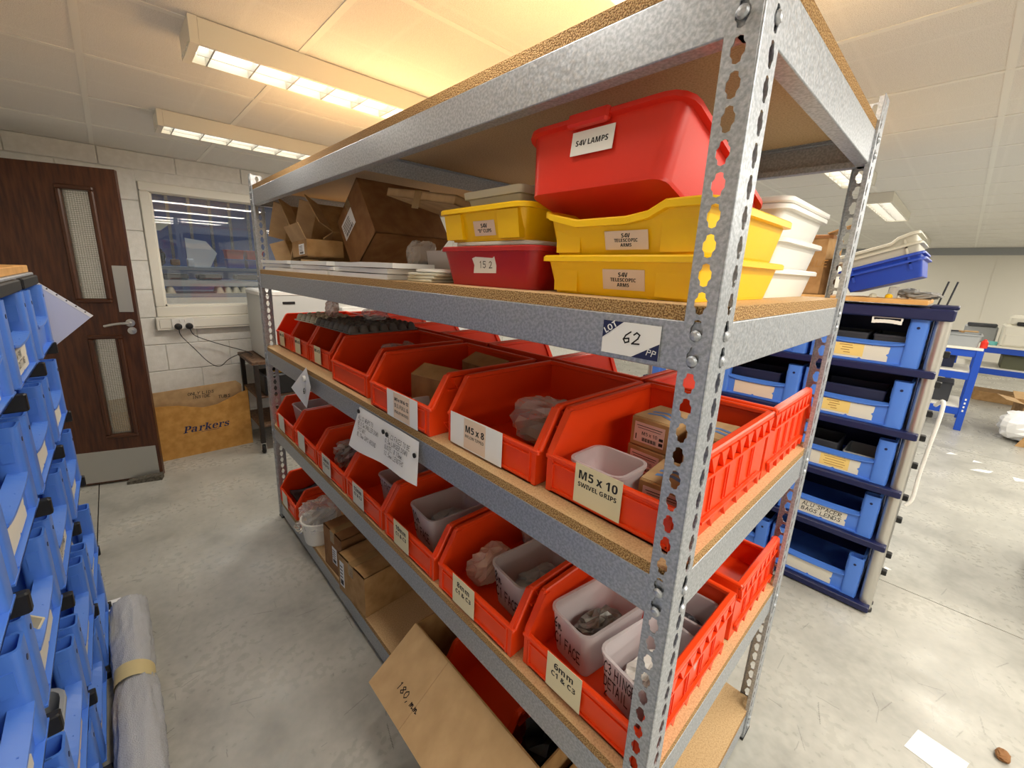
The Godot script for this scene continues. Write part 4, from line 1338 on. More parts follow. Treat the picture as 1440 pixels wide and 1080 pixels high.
func small_box(label: String, at: Vector3, ang: float) -> void:
	var t := thing("screw_box", label, "box", at, roty(ang), "small boxes of screws")
	var sz := Vector3(0.13, 0.072, 0.098)
	var s := mb()
	cbox(s, Vector3(0, sz.y / 2, 0), sz, 0.002)
	obj("box_body", s, M.card, t)
	s = mb()
	cbox(s, Vector3(0.004, sz.y + 0.0006, 0), Vector3(sz.x - 0.004, 0.0016, sz.z - 0.002), 0.0005)
	obj("lid_flap", s, M.card_light, t)
	s = mb()
	for i in 2:
		prism(s, PackedVector2Array([Vector2(-0.03, 0.0), Vector2(0.0, 0.014), Vector2(0.03, 0.0), Vector2(0.03, 0.012), Vector2(0.0, 0.026), Vector2(-0.03, 0.012)]), 0.0005, Transform3D(Basis(Vector3(0, 0, 1), Vector3(1, 0, 0), Vector3(0, 1, 0)), Vector3(-0.03 + i * 0.024, sz.y + 0.0018, 0)))
	obj("chevron_print", s, M.blue_print, t)
	s = mb()
	cbox(s, Vector3.ZERO, Vector3(0.078, 0.05, 0.0008), 0.0002)
	var lb := put("product_label", fin(s, M.label_pink), t, Transform3D(FX, Vector3(-sz.x / 2 - 0.0006, 0.036, 0)))
	lettering(lb, "M5 x 10", 0.0095, Transform3D(Basis.IDENTITY, Vector3(0.002, -0.001, 0.0006)), M.print, 0.04)
	s = mb()
	for i in 16:
		box(s, Vector3(-0.016 + i * 0.0024, -0.016, 0.0006), Vector3(0.0007 + 0.0006 * ((i * 5) % 3), 0.009, 0.0003))
	box(s, Vector3(0, 0.017, 0.0006), Vector3(0.066, 0.0016, 0.0003))
	box(s, Vector3(0, 0.011, 0.0006), Vector3(0.06, 0.0012, 0.0003))
	box(s, Vector3(-0.033, -0.012, 0.0006), Vector3(0.0025, 0.014, 0.0003))
	box(s, Vector3(0.032, -0.004, 0.0006), Vector3(0.01, 0.007, 0.0003))
	box(s, Vector3(0.032, -0.016, 0.0006), Vector3(0.01, 0.008, 0.0003))
	obj("barcode_print", s, M.print, lb)

func build_bins() -> void:
	var y := shelf_y(2)
	var H := 0.186
	var t: Node3D
	var s: SurfaceTool
	# middle shelf, bins facing the aisle, from the near post to the far post
	t = bin("red picking bin full of small screw boxes, beside the near post, middle shelf", "front bins of the middle shelf", Vector3(0.05, y, -0.177), 0.325, 0.44, H)
	card(t, Vector3(-0.0075, 0.058, -0.015), 0.112, 0.088, M.card_cream, ["M5 x 10", "SWIVEL GRIPS", ""], 0.075)
	t = bin("red picking bin with wide label reading M5 x 8 and loose bags inside", "front bins of the middle shelf", Vector3(0.04, y, -0.527), 0.36, 0.44, H)
	var c := card(t, Vector3(-0.0075, 0.052, -0.045), 0.215, 0.092, M.paper, [], 0.07)
	card_patch(c, 0.09, 0.088, ["M5 x 8", "NYLON TIPPED"])
	t = bin("red picking bin with brown carton and clear lidded tub inside, wide label", "front bins of the middle shelf", Vector3(0.008, y, -0.94), 0.4, 0.44, H)
	c = card(t, Vector3(-0.0075, 0.05, 0.04), 0.19, 0.092, M.paper, [], 0.07)
	card_patch(c, 0.1, 0.088, ["M5 x 10 & 12", "D.I. FULL &", "PULLEY BODIES"])
	t = bin("red picking bin without a label, an empty card slot in front", "front bins of the middle shelf", Vector3(0.03, y, -1.375), 0.36, 0.44, H)
	var farz := [-1.82, -2.115, -2.395]
	for k in 3:
		t = bin(["red picking bin with small label M5 x 12, an egg tray lying over it", "red picking bin under the pale end of the egg tray, small label", "red picking bin standing against the far post, middle shelf"][k], "front bins of the middle shelf", Vector3(0.075, y, farz[k]), 0.29, 0.44, H)
		card(t, Vector3(-0.0075, 0.055, -0.01), 0.085, 0.085, M.card_cream, [["M5 x 12", "", ""], ["M5 x 16", "", ""], ["M5 x 20", "", ""]][k], 0.07)
	# bins of the back row face the other aisle
	var names := ["orange-red bin behind the near bin, its ribbed side toward the white-tray end", "second red bin of the hidden row on the middle shelf", "third red bin of the hidden row on the middle shelf", "fourth red bin of the hidden row on the middle shelf", "fifth red bin of the hidden row on the middle shelf", "sixth red bin of the hidden row on the middle shelf", "last red bin of the hidden row, by the far back post"]
	for k in 7:
		bin(names[k], "back bins of the middle shelf", Vector3(D - 0.012, y, -0.187 - 0.355 * k), 0.345, 0.395, H, true)
	# what lies in the middle-shelf bins
	small_box("screw box at the bottom of the pair stacked in the near bin", Vector3(0.345, y + 0.0045, -0.215), -4)
	small_box("screw box on top of the stacked pair in the near bin", Vector3(0.345, y + 0.079, -0.212), -2)
	small_box("screw box with blue chevrons standing in front, against the near post", Vector3(0.2, y + 0.0045, -0.108), 6)
	small_box("screw box under another against the ribbed side of the near bin", Vector3(0.345, y + 0.0045, -0.087), 5)
	small_box("screw box seen between the near post and ribbed bin side", Vector3(0.343, y + 0.079, -0.085), 7)
	t = tub("clear empty tub behind the M5 x 10 label", Vector3(0.13, y + 0.0045, -0.225), 90, 0.13, 0.12, 0.085, [])
	carton_small("brown open carton in the bin with the widest label", Vector3(0.185, y + 0.0045, -0.91), Vector3(0.15, 0.13, 0.2), 12)
	t = tub("clear lidded tub in front of a brown carton", Vector3(0.08, y + 0.0045, -0.86), 80, 0.11, 0.09, 0.065, [])
	carton_small("brown carton half hidden at the back of the widest-label bin", Vector3(0.37, y + 0.0045, -0.89), Vector3(0.13, 0.15, 0.2), -3)
	for b in [[Vector3(0.24, y + 0.0045, -0.5), "clear bag with brown packets inside the M5 x 8 bin", Vector3(0.09, 0.07, 0.11)], [Vector3(0.27, y + 0.0045, -1.36), "clear bag lying deep in the unlabelled bin", Vector3(0.11, 0.085, 0.12)], [Vector3(0.3, y + 0.1 + 0.0045, -0.95), "thin clear bag on top of the brown carton", Vector3(0.01, 0.01, 0.01)]]:
		if b[2].x < 0.02:
			continue
		t = thing("polythene_bag", b[1], "bag", b[0], Basis.IDENTITY, "clear bags in the bins")
		s = mb()
		crumple(s, Vector3(0, b[2].y, 0), b[2], int(b[0].z * -31), 0.6)
		obj("bag_skin", s, M.bag, t)
		s = mb()
		crumple(s, Vector3(0, b[2].y * 0.5, 0), b[2] * Vector3(0.7, 0.48, 0.7), int(b[0].z * -37), 0.5)
		obj("contents", s, M.card_dark, t)
	t = thing("egg_tray", "pale moulded egg tray lying at an angle over the far bins", "egg tray", Vector3(0.2, y + H + 0.003, -2.09), roty(8) * rotz(2), "egg trays over the bins")
	egg_tray(t, 4, 5, 0.05, M.cream, 0.6)
	t = thing("egg_tray", "dark grey moulded egg tray covered with clear bags", "egg tray", Vector3(0.28, y + H + 0.003, -1.75), roty(3), "egg trays over the bins")
	egg_tray(t, 7, 8, 0.05, M.egg_grey, 0.6)
	for b in [[Vector3(0.17, y + H + 0.042, -1.88), Vector3(0.03, 0.045, 0.05), "pinkish clear bag standing on the egg tray"], [Vector3(0.3, y + H + 0.042, -1.68), Vector3(0.06, 0.03, 0.07), "clear bag of pale parts lying on the dark egg tray"]]:
		t = thing("polythene_bag", b[2], "bag", b[0], Basis.IDENTITY, "bags on the egg trays")
		s = mb()
		crumple(s, Vector3(0, b[1].y, 0), b[1], int(b[0].z * -71), 0.6)
		obj("bag_skin", s, M.bag_pink if b[1].x < 0.05 else M.bag, t)
	# lower shelf
	y = shelf_y(3)
	H = 0.182
	var zs := [-0.187, -0.54, -0.895, -1.243, -1.588, -1.937, -2.285]
	var labs := ["red bin on the lower shelf by the near post, tubs marked 6", "red bin holding a tub marked 8 and a pinkish bag", "red bin holding one tall tub with a clear bag, third on lower shelf", "red bin with handwritten tub behind the hanging white note", "red bin with crumpled clear bag and dark tub, lower shelf", "empty-looking red bin under the small pinned note", "red bin with pale square tub next to the far post, lower shelf"]
	var txt := [["6mm", "C1 & C3", ""], ["8mm", "C1 & C3", ""], ["10mm", "C1 & C3", ""], ["12mm", "C1 & C3", ""], ["14mm", "C1 & C3", ""], ["", "", ""], ["", "", ""]]
	for k in 7:
		t = bin(labs[k], "front bins of the lower shelf", Vector3(0.012 if k else 0.03, y, zs[k]), 0.343, 0.44, H)
		card(t, Vector3(-0.009, 0.062, -0.03), 0.1, 0.094, M.card_cream if k < 3 else M.card_pale, txt[k], 0.055)
	for k in 3:
		bin(["orange-red bin of the hidden row on the lower shelf, ribbed side visible", "second red bin of the hidden row on the lower shelf", "third red bin of the hidden row on the lower shelf"][k], "back bins of the lower shelf", Vector3(D - 0.012, y, -0.187 - 0.355 * k), 0.345, 0.395, H, true)
	var yb := y + 0.0045
	tub("tub marked 6 C1 FACE holding steel parts, by the near post", Vector3(0.215, yb, -0.255), -8, 0.24, 0.13, 0.135, ["6m", "C1 FACE"], M.steel)
	tub("tub marked C3 HINGE DETAIL with white packing inside", Vector3(0.2, yb, -0.1), -10, 0.22, 0.13, 0.125, ["C3 HINGE", "DETAIL", "6"], M.white_plastic)
	tub("tub with handwriting at the back of the near lower bin", Vector3(0.395, yb, -0.1), 4, 0.11, 0.13, 0.13, ["C1"], M.dark_grey)
	tub("tub marked 8 C1 FACE with a clear bag inside", Vector3(0.215, yb, -0.47), -6, 0.26, 0.15, 0.14, ["8m", "C1 FACE"], M.grey_plastic)
	tub("tall tub with clear bag in the third lower bin", Vector3(0.19, yb, -0.895), -4, 0.25, 0.16, 0.14, ["10m", "C1 FACE"], M.grey_plastic)
	tub("tub with bold marker strokes in the bin behind the note", Vector3(0.21, yb, -1.2), -3, 0.24, 0.15, 0.13, ["C1 FACE"], M.dark_grey)
	tub("dark tub next to crumpled bag in the fifth lower bin", Vector3(0.28, yb, -1.54), 0, 0.2, 0.15, 0.135, [], M.dark_grey)
	tub("pale square tub in the bin next to the far post", Vector3(0.19, yb, -2.27), 0, 0.22, 0.2, 0.15, [])
	for b in [[Vector3(0.15, yb, -0.625), "pinkish bag of small wrapped parts next to the tub marked 8", Vector3(0.085, 0.06, 0.05), M.bag_pink, M.wrap], [Vector3(0.13, yb, -1.66), "crumpled clear bag at the front of the fifth lower bin", Vector3(0.08, 0.07, 0.06), M.bag, M.dark_grey], [Vector3(0.37, yb, -0.63), "tall folded clear bag standing behind the pinkish bag", Vector3(0.05, 0.095, 0.06), M.bag, M.wrap]]:
		t = thing("polythene_bag", b[1], "bag", b[0], Basis.IDENTITY, "bags in the lower bins")
		s = mb()
		crumple(s, Vector3(0, b[2].y, 0), b[2], int(b[0].z * -131), 0.7)
		obj("bag_skin", s, b[3], t)
		s = mb()
		crumple(s, Vector3(0, b[2].y * 0.8, 0), b[2] * Vector3(0.75, 0.75, 0.75), int(b[0].z * -137), 0.9)
		obj("contents", s, b[4], t)

func card_patch(c: Node, w: float, h: float, lines: Array) -> void:
	var s := mb()
	box(s, Vector3(0, 0, 0.0007), Vector3(w, h * 0.97, 0.0004))
	obj("print_patch", s, M.card_pink, c)
	for i in lines.size():
		lettering(c, lines[i], 0.021 if i == 0 and lines.size() < 3 else 0.013, Transform3D(Basis.IDENTITY, Vector3(0.0, 0.014 - 0.021 * i + 0.008 * (lines.size() - 2), 0.0011)), M.print, w * 0.86, i == 0)

func carton_small(label: String, at: Vector3, sz: Vector3, ang: float) -> void:
	var t := thing("small_carton", label, "box", at, roty(ang), "small cartons in the bins")
	var w := 0.003
	var s := mb()
	box(s, Vector3(0, w / 2, 0), Vector3(sz.x, w, sz.z))
	for q in [-1, 1]:
		box(s, Vector3(q * (sz.x - w) / 2, sz.y / 2, 0), Vector3(w, sz.y, sz.z))
		box(s, Vector3(0, sz.y / 2, q * (sz.z - w) / 2), Vector3(sz.x - 2 * w, sz.y, w))
	obj("carton_walls", s, M.card_dark, t)
	s = mb()
	box(s, Vector3(-sz.x / 2 + 0.03, sz.y + 0.012, 0), Vector3(0.07, 0.003, sz.z - 0.004), rotz(24))
	obj("flap", s, M.card, t)

# ---------------------------------------------------------------- bottom shelf
func build_shelf_five() -> void:
	var y := shelf_y(4)
	var s: SurfaceTool
	var t := bin("red bin on the bottom shelf holding a folded magazine", "bottom shelf bins", Vector3(0.005, y, -2.335), 0.32, 0.44, 0.182)
	card(t, Vector3(-0.009, 0.06, -0.03), 0.1, 0.09, M.card_pale, ["", "", ""], 0.05)
	t = thing("magazine", "folded grey magazine curling in the bottom red bin", "magazine", Vector3(0.05, y + 0.05, -2.34))
	s = mb()
	for q in 2:
		var rings := []
		for i in 9:
			var f := i / 8.0
			var p := Vector3(0.0 + 0.3 * f, 0.09 * f * f + 0.012 * q - 0.03 * sin(f * PI), 0)
			var r := PackedVector3Array()
			for e in [[-0.12, 0.0], [0.12, 0.0], [0.12, 0.004], [-0.12, 0.004]]:
				r.append(p + Vector3(0, e[1], e[0]))
			rings.append(r)
		loft(s, rings, true, true)
	obj("pages", s, M.dark_grey, t)
	t = thing("waste_tub", "white tub lined with a clear bag on the bottom shelf", "tub", Vector3(0.05, y, -1.93))
	s = mb()
	lathe(s, [[0.07, 0.0], [0.075, 0.01], [0.09, 0.13], [0.095, 0.132], [0.095, 0.14], [0.086, 0.14], [0.07, 0.006], [0.0, 0.005]], Transform3D.IDENTITY, 22)
	obj("tub_wall", s, M.white_plastic, t)
	s = mb()
	crumple(s, Vector3(0.02, 0.13, -0.03), Vector3(0.11, 0.085, 0.13), 19, 0.8)
	obj("bag_liner", s, M.bag, t)
	t = thing("foil_packet", "crumpled silvery packet hanging over the bottom shelf edge", "packet", Vector3(0.01, y, -2.08), rotz(10))
	s = mb()
	crumple(s, Vector3(0, 0.02, 0), Vector3(0.045, 0.02, 0.06), 23, 0.8)
	obj("foil", s, M.foil, t)
	carton("carton", "taller brown carton next to the bag-lined tub, bottom shelf", Vector3(0.16, y, -1.63), roty(3), Vector3(0.3, 0.225, 0.2), 0, M.card_dark, [Vector3(-0.151, 0.1, 0.02), 0.05, 0.09], 0)
	carton("carton", "square brown taped carton with black symbol, bottom shelf middle", Vector3(0.165, y, -1.385), roty(4), Vector3(0.34, 0.195, 0.245), 0, M.card, [Vector3(-0.171, 0.1, -0.085), 0.04, 0.13], 0)
	# big carton with a broad flap folded out over the aisle, red bin behind
	t = thing("flap_carton", "wide low carton with broad flap folded out over the aisle", "box", Vector3(0, 0, 0))
	s = mb()
	var z0 := -0.86
	var z1 := -0.26
	var ht := 0.385
	bx(s, Vector3(0.02, y, z0), Vector3(0.56, y + 0.005, z1))
	bx(s, Vector3(0.02, y, z0), Vector3(0.025, ht, z1))
	bx(s, Vector3(0.555, y, z0), Vector3(0.56, ht, z1))
	bx(s, Vector3(0.025, y, z0), Vector3(0.555, ht, z0 + 0.005))
	bx(s, Vector3(0.025, y, z1 - 0.005), Vector3(0.555, ht, z1))
	obj("carton_walls", s, M.card, t)
	var hinge := Vector3(0.02, ht, (z0 + z1) / 2)
	var dir := Vector3(-0.17, -0.115, 0).normalized()
	var bs := Basis(dir, Vector3(0, 0, 1).cross(dir), Vector3(0, 0, 1))
	var split := 0.2
	for q in [[z0, z0 + split], [z0 + split + 0.001, z1]]:
		s = mb()
		box(s, Vector3(hinge.x, hinge.y, (q[0] + q[1]) / 2) + dir * 0.11, Vector3(0.22, 0.005, q[1] - q[0]), bs)
		var fo := obj("flap", s, M.card_light, t)
		if q[0] == z0:
			written(fo, ["180,mm"], 0.022, Transform3D(Basis(Vector3(0, 0, 1), -dir, Vector3(0, 0, 1).cross(-dir)), Vector3(hinge.x, hinge.y, z0 + 0.1) + dir * 0.16 - bs.y * 0.003), 0.12)
	t = bin("dark red bin stored inside the wide carton on the bottom shelf", "bottom shelf bins", Vector3(0.06, y + 0.006, -0.6), 0.343, 0.44, 0.182)
	t = thing("black_bag", "black plastic bag stuffed into the wide low carton", "bag", Vector3(0.2, y + 0.006, -0.345))
	s = mb()
	crumple(s, Vector3(0, 0.12, 0), Vector3(0.15, 0.12, 0.075), 29, 0.7)
	obj("bag_skin", s, M.black, t)
	carton("carton", "plain brown carton at the near end of the bottom shelf", Vector3(0.16, y, -0.145), roty(-2), Vector3(0.28, 0.2, 0.19), 0, M.card, [], 0)

# ---------------------------------------------------------------- notes and stickers
func build_notes() -> void:
	var t := thing("lot_sticker", "white and navy lot sticker with number 62 on the steel beam", "sticker", Vector3(-0.0006, 1.5165, -0.131), FX)
	var s := mb()
	box(s, Vector3.ZERO, Vector3(0.106, 0.056, 0.0008))
	obj("sticker_sheet", s, M.paper, t)
	s = mb()
	prism(s, PackedVector2Array([Vector2(-0.053, 0.028), Vector2(-0.053, -0.002), Vector2(-0.014, 0.028)]), 0.0004, Transform3D(Basis.IDENTITY, Vector3(0, 0, 0.0006)))
	prism(s, PackedVector2Array([Vector2(0.053, -0.028), Vector2(0.053, 0.0), Vector2(0.006, -0.028)]), 0.0004, Transform3D(Basis.IDENTITY, Vector3(0, 0, 0.0006)))
	obj("navy_corner", s, M.navy_print, t)
	lettering(t, "LOT", 0.0105, Transform3D(Basis(Vector3(0, 0, 1), deg_to_rad(36)), Vector3(-0.039, 0.017, 0.001)), M.paper, 0.03, true)
	written(t, ["PP"], 0.0095, Transform3D(Basis(Vector3(0, 0, 1), deg_to_rad(-8)), Vector3(0.033, -0.02, 0.001)), 0.15, M.paper)
	written(t, ["62"], 0.019, Transform3D(Basis.IDENTITY, Vector3(-0.012, -0.006, 0.0005)), 0.13, M.ink)
	# handwritten sheet hanging from magnets
	t = thing("hanging_note", "white handwritten sheet held by round magnets on the beam below the bins", "paper")
	s = mb()
	var c := [Vector3(-0.004, 1.11, -1.205), Vector3(-0.004, 1.11, -0.79), Vector3(-0.02, 0.975, -0.775), Vector3(-0.03, 0.945, -1.26)]
	var n := 10
	var rows := []
	for i in n + 1:
		var f := float(i) / n
		var a: Vector3 = c[0].lerp(c[1], f)
		var b: Vector3 = c[3].lerp(c[2], f)
		var r := []
		for j in 5:
			var g := j / 4.0
			r.append(a.lerp(b, g) + Vector3(-0.006 * g * sin(f * 9.0), 0, 0))
		rows.append(r)
	gid += 1
	for i in n:
		for j in 4:
			s.set_smooth_group(gid)
			quad(s, rows[i][j], rows[i + 1][j], rows[i + 1][j + 1], rows[i][j + 1], false)
			quad(s, rows[i][j] + Vector3(0.0006, 0, 0), rows[i][j + 1] + Vector3(0.0006, 0, 0), rows[i + 1][j + 1] + Vector3(0.0006, 0, 0), rows[i + 1][j] + Vector3(0.0006, 0, 0), false)
	obj("sheet", s, M.paper, t)
	var tilt := Basis(Vector3(0, 0, 1), deg_to_rad(-8)) * FX
	written(t, ["ALL C1 WRAPS TO", "BE 0.5m SMALLER DOWN", "THIS WAY.", "8E 10mm GAPS AROUND"], 0.015, Transform3D(tilt, Vector3(-0.0165, 1.07, -1.19)), 0.12, null, 0.17)
	written(t, ["ALL C3 FACES TO BE", "0.5m LARGER DOWN", "QUOTE. 8 10mm", "10.5mm LENGTHS"], 0.015, Transform3D(tilt, Vector3(-0.0165, 1.07, -0.98)), 0.12, null, 0.17)
	for q in [[1.098, -1.19], [1.078, -1.0], [1.076, -0.975], [1.065, -0.8]]:
		s = mb()
		lathe(s, [[0.008, 0.0], [0.008, 0.004], [0.0, 0.0045]], Transform3D(rotz(90), Vector3(-0.013, q[0], q[1])), 12)
		obj("magnet", s, M.black, t)
	t = thing("pinned_note", "small white paper held by a white round magnet at the shelf edge", "paper")
	s = mb()
	var p := [Vector3(-0.006, 1.15, -1.775), Vector3(-0.03, 1.085, -1.655), Vector3(-0.012, 0.945, -1.79), Vector3(-0.035, 1.02, -1.93)]
	var m := Vector3(-0.012, 1.06, -1.79)
	for k in 4:
		tri(s, m, p[k], p[(k + 1) % 4])
		tri(s, m + Vector3(0.0006, 0, 0), p[(k + 1) % 4] + Vector3(0.0006, 0, 0), p[k] + Vector3(0.0006, 0, 0))
	obj("sheet", s, M.paper, t)
	s = mb()
	lathe(s, [[0.014, 0.0], [0.014, 0.01], [0.011, 0.012], [0.0, 0.012]], Transform3D(rotz(90), Vector3(-0.012, 1.095, -1.785)), 16)
	obj("magnet", s, M.white_plastic, t)
	written(t, ["6"], 0.028, Transform3D(FX, Vector3(-0.019, 1.02, -1.8)), 0.2)

# ---------------------------------------------------------------- blue open-front containers
var box_parts := []

func container_meshes() -> Array:
	if box_parts.size():
		return box_parts
	var W := 0.412
	var Dp := 0.5
	var H := 0.222
	var t := 0.005
	var s := mb()
	for q in [-1, 1]:
		box(s, Vector3(Dp / 2, H / 2, q * (W / 2 - t / 2 - 0.002)), Vector3(Dp - 0.04, H, t))
		box(s, Vector3(Dp / 2, H - 0.006, q * (W / 2 - 0.006)), Vector3(Dp - 0.06, 0.012, 0.012))
	box(s, Vector3(Dp / 2, t / 2, 0), Vector3(Dp, t, W - 0.01))
	box(s, Vector3(Dp - t / 2, H / 2, 0), Vector3(t, H, W - 0.01))
	box_parts.append(fin(s, M.blue))
	# hollow corner column: x 0..0.05, z across 0.064
	s = mb()
	var o := Vector3(0.026, 0, 0)
	loft(s, [rr(0.05, 0.062, 0.012, 0.002, 3, o), rr(0.05, 0.064, 0.012, H, 3, o), rr(0.04, 0.05, 0.008, H, 3, o), rr(0.038, 0.048, 0.008, H - 0.09, 3, o)], true, true)
	for k in 2:
		box(s, Vector3(0.026, H * 0.72, 0.0325 * (1 if k else -1)), Vector3(0.022, 0.05, 0.002))
	box_parts.append(fin(s, M.blue))
	s = mb()
	lathe(s, [[0.006, 0.0], [0.006, 0.0012], [0.0, 0.0013]], Transform3D(rotz(90), Vector3(0.0012, H * 0.82, 0)), 10)
	box_parts.append(fin(s, M.navy))
	# low front with a lip that sags in the middle, finger ribs and a card slot
	s = mb()
	var hf := 0.105
	var wf := W - 0.128
	var n := 12
	var rows := []
	for i in n + 1:
		var z := (float(i) / n - 0.5) * wf
		var sag := 0.012 * (1.0 - pow(absf(2.0 * i / n - 1.0), 3))
		var r := PackedVector3Array()
		for p in [[0.014, 0.0], [0.012, hf - sag - 0.01], [0.0, hf - sag - 0.006], [0.0, hf - sag], [0.034, hf - sag * 0.3 + 0.004], [0.034, hf - sag * 0.3 - 0.002], [0.018, hf - sag - 0.008], [0.019, 0.0]]:
			r.append(Vector3(p[0], p[1], z))
		rows.append(r)
	loft(s, rows, true, true, false)
	box(s, Vector3(0.008, 0.004, 0), Vector3(0.016, 0.008, wf))
	for k in 4:
		box(s, Vector3(0.022, hf - 0.016, -0.1 + k * 0.066), Vector3(0.024, 0.018, 0.003))
	box_parts.append(fin(s, M.blue))
	return box_parts

func container(label: String, group: String, at: Vector3, flip: bool, lab: int) -> Node3D:
	var t := thing("open_front_container", label, "container", at, roty(180) if flip else Basis.IDENTITY, group)
	var m := container_meshes()
	put("tray_body", m[0], t)
	for q in [-1, 1]:
		var c := put("corner_column", m[1], t, Transform3D(Basis.IDENTITY, Vector3(0, 0, q * 0.172)))
		put("peg_hole", m[2], c)
	put("drop_front", m[3], t)
	if lab >= 0:
		var s := mb()
		prism(s, PackedVector2Array([Vector2(-0.102, -0.036), Vector2(-0.008, -0.036), Vector2(0.0, -0.029), Vector2(0.008, -0.036), Vector2(0.1, -0.036), Vector2(0.1, -0.012), Vector2(0.092, -0.004), Vector2(0.1, 0.004), Vector2(0.102, 0.034), Vector2(-0.102, 0.034)]), 0.001)
		var o := put("card_label", fin(s, M.card_pale if lab != 2 else M.card_pink), t, Transform3D(FX, Vector3(0.0112, 0.048, -0.005)))
		if lab == 1:
			s = mb()
			box(s, Vector3(-0.045, 0.004, 0.0008), Vector3(0.11, 0.06, 0.0005))
			obj("yellow_slip", s, M.slip, o)
			s = mb()
			for i in 4:
				box(s, Vector3(-0.06 + 0.008 * (i % 2), 0.024 - 0.012 * i, 0.0012), Vector3(0.05 - 0.008 * i, 0.0035, 0.0003))
			obj("print_marks", s, M.brown_print, o)
		elif lab == 3:
			written(o, ["ALU SPACER", "BAGS LENDS"], 0.02, Transform3D(Basis.IDENTITY, Vector3(-0.09, 0.006, 0.0008)), 0.14)
		elif lab == 4:
			s = mb()
			box(s, Vector3(0.0, 0.0, 0.0008), Vector3(0.12, 0.06, 0.0005))
			obj("yellow_slip", s, M.slip, o)
			s = mb()
			for i in 4:
				box(s, Vector3(0.0, 0.02 - 0.013 * i, 0.0012), Vector3(0.09 - 0.012 * (i % 2), 0.003, 0.0003))
			obj("print_marks", s, M.brown_print, o)
		elif lab == 5:
			written(o, ["W PAN", "CUTTING"], 0.018, Transform3D(Basis.IDENTITY, Vector3(-0.07, 0.006, 0.0008)), 0.14)
		elif lab == 6:
			written(o, ["9"], 0.04, Transform3D(Basis.IDENTITY, Vector3(0.02, -0.02, 0.0008)), 0.16)
	return t

